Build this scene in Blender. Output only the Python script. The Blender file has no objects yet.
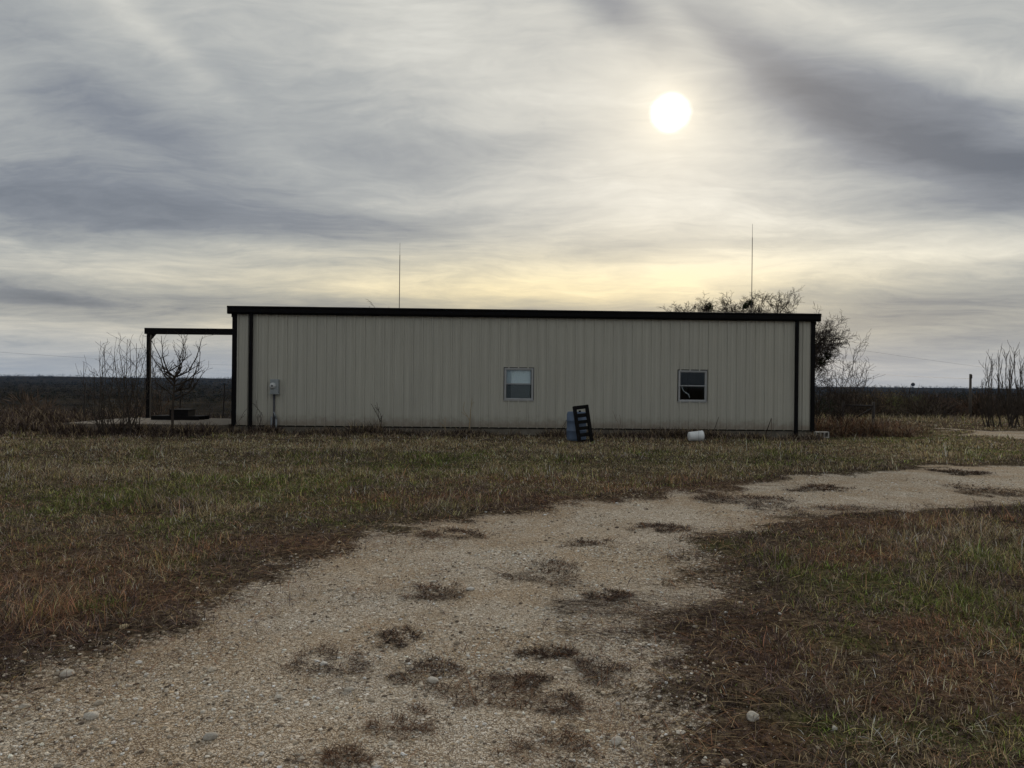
import bpy, math, random
import numpy as np
from mathutils import Vector, Matrix

random.seed(7)
RNG = np.random.default_rng(11)
SC = bpy.context.scene
COL = SC.collection
F = 750.0
ROLL = 0.0107
CAMZ = 1.65

# ------------------------------------------------------------------ camera
cam_data = bpy.data.cameras.new('camera')
cam = bpy.data.objects.new('camera', cam_data)
COL.objects.link(cam)
cam_data.sensor_width = 36
cam_data.lens = 36 * F / 1024
cam_data.clip_start = 0.05
cam_data.clip_end = 20000
cr, sr = math.cos(ROLL), math.sin(ROLL)
cam.matrix_world = Matrix(((cr, -sr, 0, 0), (0, 0, -1, 0), (sr, cr, 0, CAMZ), (0, 0, 0, 1)))
SC.camera = cam

# measured sight lines of the photograph -> world positions
def uv(px, py):
    dx, dy = px - 512.0, 384.0 - py
    return dx - dy * ROLL, dy + dx * ROLL
def at(px, py, D):
    u, v = uv(px, py)
    return Vector((u / F * D, D, CAMZ + v / F * D))
def gp(px, py, z=0.0):
    u, v = uv(px, py)
    D = (CAMZ - z) * F / max(-v, 1.0)
    return u / F * D, D

# ------------------------------------------------------------------ light and sky
SUN_U, SUN_V = uv(670, 113)
SUN_DIR = Vector((SUN_U, F, SUN_V)).normalized()
SUN_EL = math.asin(SUN_DIR.z)
SUN_AZ = math.atan2(SUN_DIR.x, SUN_DIR.y)
sd = bpy.data.lights.new('sun', 'SUN')
sd.energy = 1.3
sd.angle = math.radians(14)
sd.color = (1.0, 0.9, 0.76)
sun = bpy.data.objects.new('sun', sd)
COL.objects.link(sun)
sun.rotation_euler = SUN_DIR.to_track_quat('Z', 'Y').to_euler()
sun.location = (0, 0, 60)

SC.view_settings.view_transform = 'Standard'
SC.view_settings.look = 'None'
SC.view_settings.exposure = 0.32
SC.view_settings.gamma = 1
SC.cycles.max_bounces = 6
SC.cycles.diffuse_bounces = 3
SC.cycles.transparent_max_bounces = 8
SC.cycles.volume_bounces = 0
SC.cycles.use_denoising = True

world = bpy.data.worlds.new('World')
SC.world = world
world.use_nodes = True

class NT:
    """small helper for writing node maths"""
    def __init__(s, nt):
        s.t = nt; s.n = nt.nodes; s.l = nt.links
    def _in(s, sock, v):
        if isinstance(v, bpy.types.NodeSocket): s.l.new(v, sock)
        elif v is not None: sock.default_value = v
    def m(s, op, a, b=None, c=None, clamp=False):
        n = s.n.new('ShaderNodeMath'); n.operation = op; n.use_clamp = clamp
        s._in(n.inputs[0], a); s._in(n.inputs[1], b)
        if c is not None: s._in(n.inputs[2], c)
        return n.outputs[0]
    def vm(s, op, a, b=None, sc=None):
        n = s.n.new('ShaderNodeVectorMath'); n.operation = op
        s._in(n.inputs[0], a); s._in(n.inputs[1], b)
        if sc is not None: s._in(n.inputs['Scale'], sc)
        return n.outputs['Value'] if op in ('DOT_PRODUCT', 'LENGTH') else n.outputs[0]
    def noise(s, vec, scale, detail=4, rough=0.5, dist=0.0, lac=2.0):
        n = s.n.new('ShaderNodeTexNoise')
        s._in(n.inputs['Vector'], vec); n.inputs['Scale'].default_value = scale
        n.inputs['Detail'].default_value = detail; n.inputs['Roughness'].default_value = rough
        n.inputs['Distortion'].default_value = dist; n.inputs['Lacunarity'].default_value = lac
        return n.outputs['Fac']
    def voro(s, vec, scale, feat='F1', out='Distance', rand=1.0):
        n = s.n.new('ShaderNodeTexVoronoi'); n.feature = feat
        s._in(n.inputs['Vector'], vec); n.inputs['Scale'].default_value = scale
        n.inputs['Randomness'].default_value = rand
        return n.outputs[out]
    def comb(s, x, y, z):
        n = s.n.new('ShaderNodeCombineXYZ')
        for i, v in enumerate((x, y, z)): s._in(n.inputs[i], v)
        return n.outputs[0]
    def sep(s, v):
        n = s.n.new('ShaderNodeSeparateXYZ'); s._in(n.inputs[0], v); return n.outputs
    def ramp(s, fac, stops, interp='LINEAR'):
        n = s.n.new('ShaderNodeValToRGB'); s._in(n.inputs[0], fac)
        e = n.color_ramp.elements; n.color_ramp.interpolation = interp
        while len(e) < len(stops): e.new(0.5)
        for el, (p, c) in zip(e, stops):
            el.position = p; el.color = (*c, 1) if len(c) == 3 else c
        return n.outputs[0]
    def mix(s, fac, a, b, mode='MIX'):
        n = s.n.new('ShaderNodeMix'); n.data_type = 'RGBA'; n.blend_type = mode
        s._in(n.inputs[0], fac)
        s._in(n.inputs[6], (*a, 1) if isinstance(a, tuple) else a)
        s._in(n.inputs[7], (*b, 1) if isinstance(b, tuple) else b)
        return n.outputs[2]
    def smooth(s, v, a, b):
        n = s.n.new('ShaderNodeMapRange'); n.interpolation_type = 'SMOOTHSTEP'
        s._in(n.inputs[0], v); n.inputs[1].default_value = a; n.inputs[2].default_value = b
        return n.outputs[0]

def build_sky():
    nt = world.node_tree
    nt.nodes.clear()
    g = NT(nt)
    out = g.n.new('ShaderNodeOutputWorld')
    bg = g.n.new('ShaderNodeBackground')
    g.l.new(bg.outputs[0], out.inputs[0])
    sky = g.n.new('ShaderNodeTexSky')
    sky.sky_type = 'NISHITA'; sky.sun_disc = False
    sky.sun_elevation = SUN_EL; sky.sun_rotation = SUN_AZ
    sky.dust_density = 2.0
    tc = g.n.new('ShaderNodeTexCoord')
    d = tc.outputs['Generated']
    x, y, z = g.sep(d)[0:3]
    az = g.m('MULTIPLY', g.m('ARCTAN2', x, y), 57.29578)
    el = g.m('MULTIPLY', g.m('ARCSINE', z), 57.29578)
    # cloud deck: the direction meets a high layer
    zz = g.m('ADD', g.m('MAXIMUM', z, 0.0), 0.10)
    P0 = g.comb(g.m('DIVIDE', x, zz), g.m('DIVIDE', y, zz), 0.0)
    wn = g.n.new('ShaderNodeTexNoise'); g.l.new(P0, wn.inputs['Vector']); wn.inputs['Scale'].default_value = .8; wn.inputs['Detail'].default_value = 4
    P = g.vm('ADD', P0, g.vm('SCALE', g.vm('SUBTRACT', wn.outputs['Color'], (.5, .5, .5)), sc=.9))
    # long streets of cloud, drawn out along one wind direction
    rot = g.n.new('ShaderNodeMapping'); g.l.new(P, rot.inputs[0])
    rot.inputs['Rotation'].default_value = (0, 0, math.radians(-38))
    rot.inputs['Scale'].default_value = (0.6, 1.5, 1)
    n1 = g.noise(rot.outputs[0], 0.75, 5, 0.52, 0.5)
    n2 = g.noise(P, 1.6, 6, 0.58, 0.25)
    E = g.comb(g.m('MULTIPLY', az, 0.018), g.m('MULTIPLY', el, 0.17), 3.3)
    n3 = g.noise(E, 1.6, 5, 0.55, 0.3)          # low flat bands
    n4 = g.noise(rot.outputs[0], 4.5, 4, 0.6, 0.6)
    wz = g.m('MULTIPLY', g.m('SUBTRACT', g.noise(g.comb(g.m('MULTIPLY', az, .03), g.m('MULTIPLY', el, .06), 0), 2.2, 4, .55, .4), .5), 1.0)
    def blob(px, py, wx, wy, ang, amp, soft=1.0):
        u, v = uv(px, py)
        a0 = math.degrees(math.atan2(u, F)); e0 = math.degrees(math.atan2(v, math.hypot(F, u)))
        sx, sy = wx / 13.1, wy / 13.1            # px -> degrees, roughly
        ca, sa = math.cos(math.radians(ang)), math.sin(math.radians(ang))
        da = g.m('SUBTRACT', az, a0); de = g.m('SUBTRACT', el, e0)
        p = g.m('ADD', g.m('MULTIPLY', da, ca / sx), g.m('MULTIPLY', de, sa / sx))
        q = g.m('ADD', g.m('MULTIPLY', da, -sa / sy), g.m('MULTIPLY', de, ca / sy))
        q = g.m('ADD', q, g.m('MULTIPLY', wz, 1.5))
        r2 = g.m('ADD', g.m('MULTIPLY', p, p), g.m('MULTIPLY', q, q))
        return g.m('MULTIPLY', g.m('EXPONENT', g.m('MULTIPLY', r2, -1.0)), amp)
    dens = g.m('ADD', 0.42, g.m('MULTIPLY', g.m('SUBTRACT', n1, 0.5), 0.70))
    dens = g.m('ADD', dens, g.m('MULTIPLY', g.m('SUBTRACT', n2, 0.5), 0.45))
    n5 = g.noise(rot.outputs[0], 11.0, 6, 0.65, 1.2)
    dens = g.m('ADD', dens, g.m('MULTIPLY', g.m('SUBTRACT', n4, 0.5), 0.26))
    dens = g.m('ADD', dens, g.m('MULTIPLY', g.m('SUBTRACT', n5, 0.5), 0.14))
    low = g.m('EXPONENT', g.m('MULTIPLY', g.m('MAXIMUM', el, 0.0), -0.14))
    dens = g.m('ADD', dens, g.m('MULTIPLY', g.m('MULTIPLY', g.m('SUBTRACT', n3, 0.5), 1.5), low))
    for b in [(890, 122, 175, 30, -24, .40), (1010, 178, 120, 30, -8, .26), (600, -4, 80, 20, -34, .34), (770, 58, 110, 20, -38, .30), (700, 20, 70, 10, -40, .10), (960, 150, 90, 16, -20, .10), (860, 70, 70, 12, -24, .12),
              (60, 190, 260, 40, -4, .18), (60, 70, 110, 50, -30, .18), (330, 232, 260, 18, -3, .14), (50, 299, 60, 6, 0, .30), (290, 180, 150, 24, -12, .08), (560, 140, 120, 18, 5, .08),
              (1000, 305, 190, 20, 2, .26), (960, 345, 150, 8, 0, .10), (940, 205, 110, 12, -6, .10),
              (150, 30, 80, 12, -32, -.14), (210, 120, 160, 26, -25, -.08), (480, 70, 170, 60, -15, -.14), (690, 30, 30, 60, 60, -.06), (930, 50, 120, 14, -26, -.22), (980, 90, 80, 10, -20, -.12),
              (640, 130, 150, 80, 0, -.15), (600, 225, 260, 34, 0, -.16), (560, 290, 330, 18, 0, -.20), (720, 268, 300, 10, 0, -.14), (130, 270, 260, 14, 0, -.12), (120, 330, 200, 14, 0, -.16),
              (880, 245, 220, 26, 3, -.22), (830, 190, 90, 26, -10, -.14), (100, 365, 200, 10, 0, -.10), (950, 372, 160, 12, 0, -.10)]:
        dens = g.m('ADD', dens, blob(*b))
    cl = g.ramp(dens, [(0.0, (.74, .73, .67)), (.22, (.54, .54, .505)), (.42, (.375, .39, .39)), (.68, (.215, .235, .268)), (1.0, (.115, .133, .165))])
    # warm low light under the sun
    da = g.m('SUBTRACT', az, math.degrees(SUN_AZ) - 9)
    wa = g.m('EXPONENT', g.m('MULTIPLY', g.m('MULTIPLY', da, da), -1 / 750.0))
    de = g.m('SUBTRACT', el, 6.4)
    we = g.m('EXPONENT', g.m('MULTIPLY', g.m('MULTIPLY', de, de), -1 / 16.0))
    warm = g.m('MULTIPLY', g.m('MULTIPLY', wa, we), g.m('SUBTRACT', 1.15, dens), clamp=True)
    cl = g.mix(warm, cl, g.mix(1.0, cl, (1.22, 1.07, .75), 'MULTIPLY'))
    # pinkish-tan then bluish right at the horizon
    t = g.smooth(el, 9.0, 3.5)
    cl = g.mix(g.m('MULTIPLY', t, 0.6), cl, g.mix(1.0, cl, (1.06, .985, .885), 'MULTIPLY'))
    t2 = g.smooth(el, 5.0, 0.3)
    cl = g.mix(g.m('MULTIPLY', t2, 0.7), cl, (.30, .345, .41))
    # sun seen through the layer
    dot = g.vm('DOT_PRODUCT', d, tuple(SUN_DIR))
    ang = g.m('MULTIPLY', g.m('ARCCOSINE', g.m('MINIMUM', dot, 1.0)), 57.29578)
    def gl(s, a): return g.m('MULTIPLY', g.m('EXPONENT', g.m('MULTIPLY', g.m('MULTIPLY', ang, ang), -1 / (s * s))), a)
    disc = g.m('MULTIPLY', g.smooth(g.m('ADD', ang, g.m('MULTIPLY', g.m('SUBTRACT', g.noise(P, 9, 4, .6), .5), .5)), 1.58, .70), 1.0)
    add = g.n.new('ShaderNodeMix'); add.data_type = 'RGBA'; add.blend_type = 'ADD'
    add.inputs[0].default_value = 1
    glow = g.m('ADD', g.m('ADD', gl(1.9, .22), gl(4.8, .13)), gl(13, .03))
    gcol = g.mix(1.0, (1.0, .82, .50), g.comb(glow, glow, glow), 'MULTIPLY')
    dcol = g.mix(1.0, (1.0, 1.0, .95), g.comb(disc, disc, disc), 'MULTIPLY')
    cl = g.mix(1.0, cl, gcol, 'ADD')
    cl = g.mix(1.0, cl, dcol, 'ADD')
    # a thin share of the clear sky comes through
    skys = g.vm('SCALE', sky.outputs[0], sc=0.05)
    fin = g.mix(0.06, cl, skys)
    g.l.new(fin, bg.inputs[0]); bg.inputs[1].default_value = SKY_STRENGTH
SKY_STRENGTH = 0.90
HAZE = 0.000014
build_sky()

# ------------------------------------------------------------------ helpers
def tag(o, label=None, cat=None, group=None, kind=None):
    if label: o['label'] = label
    if cat: o['category'] = cat
    if group: o['group'] = group
    if kind: o['kind'] = kind
    return o

def empty(name, loc=(0, 0, 0), rz=0.0):
    o = bpy.data.objects.new(name, None)
    o.location = loc; o.rotation_euler = (0, 0, rz); o.empty_display_size = 0.2
    COL.objects.link(o)
    return o

class MB:
    """collects vertices and faces in numpy chunks, one mesh at the end"""
    def __init__(s):
        s.v = []; s.q = []; s.t = []; s.c = []; s.n = 0
    def add(s, v, quads=None, tris=None, col=None):
        v = np.asarray(v, dtype=np.float32).reshape(-1, 3)
        if quads is not None and len(quads): s.q.append(np.asarray(quads, dtype=np.int32).reshape(-1, 4) + s.n)
        if tris is not None and len(tris): s.t.append(np.asarray(tris, dtype=np.int32).reshape(-1, 3) + s.n)
        if col is not None:
            c = np.asarray(col, dtype=np.float32)
            if c.ndim == 1: c = np.tile(c, (len(v), 1))
            s.c.append(c)
        s.v.append(v); s.n += len(v)
    def box(s, a, b, rot=None, org=None):
        x0, y0, z0 = a; x1, y1, z1 = b
        v = np.array([[x0,y0,z0],[x1,y0,z0],[x1,y1,z0],[x0,y1,z0],[x0,y0,z1],[x1,y0,z1],[x1,y1,z1],[x0,y1,z1]], dtype=float)
        if rot is not None:
            o = np.array(org if org is not None else (0, 0, 0)); v = (v - o) @ np.array(rot.to_3x3()).T + o
        s.add(v, [[0,3,2,1],[4,5,6,7],[0,1,5,4],[1,2,6,5],[2,3,7,6],[3,0,4,7]])
    def tube(s, p0, p1, r0, r1=None, n=8, caps=True):
        r1 = r0 if r1 is None else r1
        p0 = np.array(p0, float); p1 = np.array(p1, float)
        d = p1 - p0; d /= (np.linalg.norm(d) + 1e-9)
        a = np.cross(d, [0, 0, 1.0]) if abs(d[2]) < .9 else np.cross(d, [1.0, 0, 0]); a /= np.linalg.norm(a)
        b = np.cross(d, a)
        th = np.arange(n) / n * 2 * np.pi
        ring = np.outer(np.cos(th), a) + np.outer(np.sin(th), b)
        v = np.vstack([p0 + ring * r0, p1 + ring * r1])
        q = [[i, (i + 1) % n, n + (i + 1) % n, n + i] for i in range(n)]
        t = []
        if caps:
            v = np.vstack([v, p0, p1])
            t = [[(i + 1) % n, i, 2 * n] for i in range(n)] + [[n + i, n + (i + 1) % n, 2 * n + 1] for i in range(n)]
        s.add(v, q, t)
    def lathe(s, prof, n=32, M=None):
        th = np.arange(n) / n * 2 * np.pi
        vs = []; q = []
        for (r, z) in prof: vs.append(np.c_[r * np.cos(th), r * np.sin(th), np.full(n, z)])
        for k in range(len(prof) - 1):
            for i in range(n): q.append([k * n + i, k * n + (i + 1) % n, (k + 1) * n + (i + 1) % n, (k + 1) * n + i])
        v = np.vstack(vs)
        if M is not None:
            M = np.array(M); v = v @ M[:3, :3].T + M[:3, 3]
        s.add(v, q)
    def build(s, name, mat, parent=None, smooth=False, link=True):
        me = bpy.data.meshes.new(name)
        V = np.vstack(s.v)
        me.vertices.add(len(V)); me.vertices.foreach_set('co', V.ravel())
        q = np.vstack(s.q) if s.q else np.zeros((0, 4), np.int32)
        t = np.vstack(s.t) if s.t else np.zeros((0, 3), np.int32)
        idx = np.concatenate([q.ravel(), t.ravel()]).astype(np.int32)
        me.loops.add(len(idx)); me.loops.foreach_set('vertex_index', idx)
        st = np.concatenate([np.arange(len(q)) * 4, len(q) * 4 + np.arange(len(t)) * 3]).astype(np.int32)
        me.polygons.add(len(st)); me.polygons.foreach_set('loop_start', st)
        if s.c:
            C = np.vstack(s.c)
            if C.shape[1] == 3: C = np.c_[C, np.ones(len(C), np.float32)]
            at_ = me.color_attributes.new('col', 'FLOAT_COLOR', 'POINT')
            at_.data.foreach_set('color', C.astype(np.float32).ravel())
        me.update(calc_edges=True)
        me.polygons.foreach_set('use_smooth', np.full(len(st), bool(smooth)))
        if mat: me.materials.append(mat)
        o = bpy.data.objects.new(name, me)
        if link: COL.objects.link(o)
        if parent: o.parent = parent
        return o

def bevel(o, w, seg=2):
    m = o.modifiers.new('bevel', 'BEVEL'); m.width = w; m.segments = seg; m.limit_method = 'ANGLE'
    return o

# numpy value noise
def _h(ix, iy, seed):
    n = (ix.astype(np.int64) * 374761393 + iy.astype(np.int64) * 668265263 + seed * 1442695041) & 0x7fffffff
    n = ((n ^ (n >> 13)) * 1274126177) & 0x7fffffff
    return ((n ^ (n >> 16)) & 0xffff) / 65535.0
def vn(x, y, seed=0):
    ix = np.floor(x); iy = np.floor(y); fx = x - ix; fy = y - iy
    fx = fx * fx * (3 - 2 * fx); fy = fy * fy * (3 - 2 * fy)
    a = _h(ix, iy, seed); b = _h(ix + 1, iy, seed); c = _h(ix, iy + 1, seed); d = _h(ix + 1, iy + 1, seed)
    return (a * (1 - fx) + b * fx) * (1 - fy) + (c * (1 - fx) + d * fx) * fy
def fbm(x, y, s, o=4, seed=0):
    x = np.asarray(x, float) * s; y = np.asarray(y, float) * s; t = 0; a = .5; n = 0
    for k in range(o):
        t = t + a * vn(x, y, seed + k * 17); n += a; a *= .5; x = x * 2.03 + 11.3; y = y * 2.03 + 5.7
    return t / n
def sst(x, a, b):
    t = np.clip((x - a) / (b - a), 0, 1); return t * t * (3 - 2 * t)

# ------------------------------------------------------------------ ground layout
def poly(pts): return np.array([gp(*p) for p in pts])
GRAVEL = poly([(-500, 1400), (-250, 850), (-80, 745), (0, 708), (60, 682), (110, 660), (170, 640), (215, 615), (262, 600), (300, 575), (345, 558), (392, 534), (440, 527), (480, 519),
               (560, 506), (640, 499), (700, 491), (760, 482), (830, 474), (900, 469.5), (1024, 466), (1300, 462),
               (1300, 494), (1024, 500), (960, 507), (890, 511), (840, 511), (800, 519), (760, 527), (715, 535), (690, 548), (682, 570), (700, 592), (712, 603),
               (660, 612), (622, 640), (628, 668), (660, 690), (668, 730), (690, 768), (720, 1000), (800, 1400)])
PATCH2 = poly([(950, 429), (1000, 431), (1100, 433), (1300, 440), (1300, 447), (1100, 442.5), (1024, 440), (985, 436)])
def sdf(P, x, y):
    x = np.asarray(x, float).ravel(); y = np.asarray(y, float).ravel()
    d = np.full(x.shape, 1e9); ins = np.zeros(x.shape, bool)
    n = len(P)
    for i in range(n):
        ax, ay = P[i]; bx, by = P[(i + 1) % n]
        ex, ey = bx - ax, by - ay
        t = np.clip(((x - ax) * ex + (y - ay) * ey) / (ex * ex + ey * ey + 1e-12), 0, 1)
        d = np.minimum(d, np.hypot(x - ax - t * ex, y - ay - t * ey))
        c = (ay > y) != (by > y)
        with np.errstate(divide='ignore', invalid='ignore'):
            xi = ax + (y - ay) * ex / (ey if ey != 0 else 1e-12)
        ins ^= (c & (x < xi))
    return np.where(ins, d, -d)
def gravel_raw(x, y):
    """positive on gravel, metres from the ragged edge"""
    s = np.maximum(sdf(GRAVEL, x, y), sdf(PATCH2, x, y))
    x = np.asarray(x).ravel(); y = np.asarray(y).ravel()
    k = 0.10 + 0.055 * np.clip(y, 2, 25)
    return s + (fbm(x, y, 0.9, 5, 3) - .5) * 2.0 * k + (fbm(x, y, 3.2, 4, 8) - .5) * (.55 + .05 * np.clip(y, 2, 14))

def zone_blobs(L):
    o = []
    for (px, py, rx, ry) in L:
        X, D = gp(px, py)
        o.append((X, D, rx * D / F, max(ry * D * D / (F * CAMZ), .15)))
    return o
GREEN = zone_blobs([(90, 498, 130, 15), (200, 522, 70, 11), (300, 488, 130, 15), (400, 505, 70, 8), (440, 465, 150, 11), (180, 563, 36, 8), (20, 545, 40, 8),
                    (860, 582, 70, 14), (930, 604, 60, 12), (1005, 640, 60, 16), (850, 648, 46, 12), (825, 735, 60, 26), (900, 440, 120, 8), (760, 460, 110, 8), (960, 452, 80, 8),
                    (1015, 730, 30, 26), (720, 548, 30, 5), (90, 610, 30, 6), (940, 740, 40, 16), (770, 560, 36, 7), (980, 560, 50, 8), (350, 525, 60, 5)])
RUST = zone_blobs([(60, 575, 110, 26), (140, 596, 90, 18), (30, 625, 60, 24), (780, 655, 80, 36), (960, 690, 90, 30), (860, 705, 60, 20), (600, 484, 160, 9), (470, 500, 120, 8),
                   (300, 545, 80, 8), (840, 560, 60, 10), (930, 635, 70, 14), (770, 745, 40, 20), (880, 530, 70, 8)])
TAN = zone_blobs([(120, 470, 170, 12), (380, 443, 320, 8), (640, 448, 160, 8), (230, 512, 30, 6), (215, 590, 30, 16), (880, 448, 80, 4), (700, 470, 200, 7), (900, 760, 120, 20)])
DARKV = zone_blobs([(640, 628, 60, 13), (690, 662, 60, 26), (665, 725, 60, 30), (110, 648, 110, 18), (245, 592, 90, 13), (370, 541, 80, 8), (40, 690, 60, 14), (700, 560, 40, 10), (790, 525, 60, 6), (720, 640, 40, 14)])
def blobsum(L, x, y):
    t = np.zeros_like(x)
    for (X, D, a, b) in L: t = np.maximum(t, np.exp(-(((x - X) / a) ** 2 + ((y - D) / b) ** 2)))
    return t
def height(x, y):
    x = np.asarray(x, float); y = np.asarray(y, float)
    r = np.hypot(x, y)
    nearw = np.exp(-(r / 60.0) ** 2)
    z = (fbm(x, y, .35, 3, 5) - .5) * .10 * nearw + (fbm(x, y, 2.2, 3, 6) - .5) * .035 * nearw
    y0 = 29.0 + 11.0 * sst(x, -13.0, -6.0)
    e = np.maximum(y - y0, 0)
    drop = 15.0 * (1 - np.exp(-(e / 95.0) ** 1.25))
    z = z - drop
    z = z + (fbm(x, y, .02, 4, 9) - .5) * 3.0 * sst(y, 90, 250)
    z = z + (fbm(x, y, .0022, 3, 21) - .5) * 8 * sst(y, 350, 1200)
    ridge = 13.0 - 9.5 * sst(x / np.maximum(y, 1), -.35, .5) + (fbm(x, y, .0012, 4, 31) - .5) * 9
    z = z + (ridge + 15 + 1.0) * sst(y, 2700, 4300)
    return z

def axis(lo, f0, f1, hi, step, grow):
    a = list(np.arange(f0, f1, step)); s = step; v = a[-1]
    while v < hi: s *= grow; v += s; a.append(v)
    b = []; s = step; v = f0
    while v > lo: s *= grow; v -= s; b.append(v)
    return np.array(b[::-1] + a)

# ------------------------------------------------------------------ materials
def newmat(name):
    m = bpy.data.materials.new(name); m.use_nodes = True
    g = NT(m.node_tree)
    p = m.node_tree.nodes['Principled BSDF']
    return m, g, p
def geo_pos(g):
    n = g.n.new('ShaderNodeNewGeometry'); return n.outputs['Position']
def bump(g, p, h, strength=.5, dist=.02):
    b = g.n.new('ShaderNodeBump'); b.inputs['Strength'].default_value = strength; b.inputs['Distance'].default_value = dist
    g.l.new(h, b.inputs['Height']); g.l.new(b.outputs[0], p.inputs['Normal'])
    return b

def simple(name, col, rough=.6, metal=0.0, var=.15, scale=6.0, bumpd=0.0, spec=.5):
    m, g, p = newmat(name)
    tc = g.n.new('ShaderNodeTexCoord')
    n = g.noise(tc.outputs['Object'], scale, 5, .6)
    a = tuple(c * (1 - var) for c in col); b = tuple(min(c * (1 + var), 1) for c in col)
    g.l.new(g.ramp(n, [(.25, a), (.75, b)]), p.inputs['Base Color'])
    p.inputs['Roughness'].default_value = rough; p.inputs['Metallic'].default_value = metal
    p.inputs['Specular IOR Level'].default_value = spec
    if bumpd: bump(g, p, g.noise(tc.outputs['Object'], scale * 8, 4, .6), .6, bumpd)
    return m

def mat_ground():
    m, g, p = newmat('ground_soil_and_gravel')
    pos = geo_pos(g)
    at_ = g.n.new('ShaderNodeAttribute'); at_.attribute_name = 'col'
    r, gg, b = g.sep(at_.outputs['Vector'])[0:3] if False else (None, None, None)
    sc = g.n.new('ShaderNodeSeparateColor'); g.l.new(at_.outputs['Color'], sc.inputs[0])
    gr, green, rust = sc.outputs[0], sc.outputs[1], sc.outputs[2]
    # gravel stones of two sizes
    wv = g.vm('ADD', pos, g.vm('SCALE', g.comb(g.noise(pos, 30, 2), g.noise(pos, 31, 2), 0), sc=.01))
    va = g.n.new('ShaderNodeTexVoronoi'); va.inputs['Scale'].default_value = 115; g.l.new(wv, va.inputs['Vector'])
    vb = g.n.new('ShaderNodeTexVoronoi'); vb.inputs['Scale'].default_value = 36; g.l.new(wv, vb.inputs['Vector'])
    ca = g.n.new('ShaderNodeSeparateColor'); g.l.new(va.outputs['Color'], ca.inputs[0])
    cb = g.n.new('ShaderNodeSeparateColor'); g.l.new(vb.outputs['Color'], cb.inputs[0])
    st = [(0, (.18, .15, .115)), (.22, (.45, .38, .295)), (.55, (.64, .56, .455)), (.84, (.78, .72, .63)), (1, (.88, .84, .78))]
    cola = g.ramp(ca.outputs[0], st); colb = g.ramp(cb.outputs[0], st)
    big = g.smooth(cb.outputs[1], .72, .76)
    gap = g.smooth(va.outputs['Distance'], .75, .35)
    fine = g.mix(gap, (.25, .20, .15), cola)
    grav = g.mix(g.m('MULTIPLY', big, g.smooth(vb.outputs['Distance'], .5, .42)), fine, colb)
    patch = g.noise(pos, .8, 5, .6)
    grav = g.mix(g.smooth(patch, .38, .62), grav, g.mix(1.0, grav, (.84, .77, .69), 'MULTIPLY'))
    # dust patches of finer, browner dirt with wheel-worn look
    grav = g.mix(g.m('MULTIPLY', g.smooth(g.noise(pos, 2.3, 5, .65), .52, .72), .5), grav, (.36, .285, .205))
    dark = g.smooth(g.noise(pos, 9, 5, .7), .62, .75)
    grav = g.mix(g.m('MULTIPLY', dark, .55), grav, (.13, .10, .075))
    # soil and thatch
    n1 = g.m('ADD', g.m('MULTIPLY', g.noise(pos, 16, 5, .7), .45), g.m('MULTIPLY', g.noise(pos, 75, 6, .8, 1.0), .55)); n2 = g.noise(pos, 1.7, 5, .6)
    soil = g.ramp(n1, [(.42, (.012, .009, .007)), (.5, (.065, .048, .034)), (.6, (.24, .19, .13))])
    soil = g.mix(g.m('MULTIPLY', green, g.smooth(n2, .3, .6)), soil, g.ramp(n1, [(.42, (.012, .016, .006)), (.6, (.14, .17, .05))]))
    soil = g.mix(g.m('MULTIPLY', rust, .7), soil, g.ramp(n1, [(.42, (.016, .010, .008)), (.6, (.24, .14, .09))]))
    # far scrub country
    nf = g.noise(pos, .02, 7, .65); nf2 = g.noise(pos, .3, 5, .7)
    far = g.ramp(nf, [(.35, (.012, .013, .011)), (.5, (.032, .028, .023)), (.62, (.075, .060, .042)), (.75, (.022, .022, .017))])
    far = g.mix(.5, far, g.ramp(nf2, [(.3, (.010, .010, .010)), (.7, (.060, .050, .038))]))
    yy = g.sep(pos)[1]
    soil = g.mix(g.smooth(yy, 42, 75), soil, far)
    edge = g.m('ADD', gr, g.m('MULTIPLY', g.m('SUBTRACT', g.noise(pos, 22, 5, .75), .5), 1.1))
    k = g.smooth(edge, .40, .60)
    g.l.new(g.mix(k, soil, grav), p.inputs['Base Color'])
    p.inputs['Roughness'].default_value = 1.0; p.inputs['Specular IOR Level'].default_value = .0
    hg = g.m('ADD', g.m('MULTIPLY', g.m('SUBTRACT', 1.0, va.outputs['Distance']), .6), g.m('MULTIPLY', g.m('MULTIPLY', big, g.m('SUBTRACT', 1.0, vb.outputs['Distance'])), .9))
    hs = g.m('MULTIPLY', n1, 1.6)
    h = g.m('ADD', g.m('MULTIPLY', hg, k), g.m('MULTIPLY', hs, g.m('SUBTRACT', 1.0, k)))
    bump(g, p, h, .8, .018)
    return m

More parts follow.
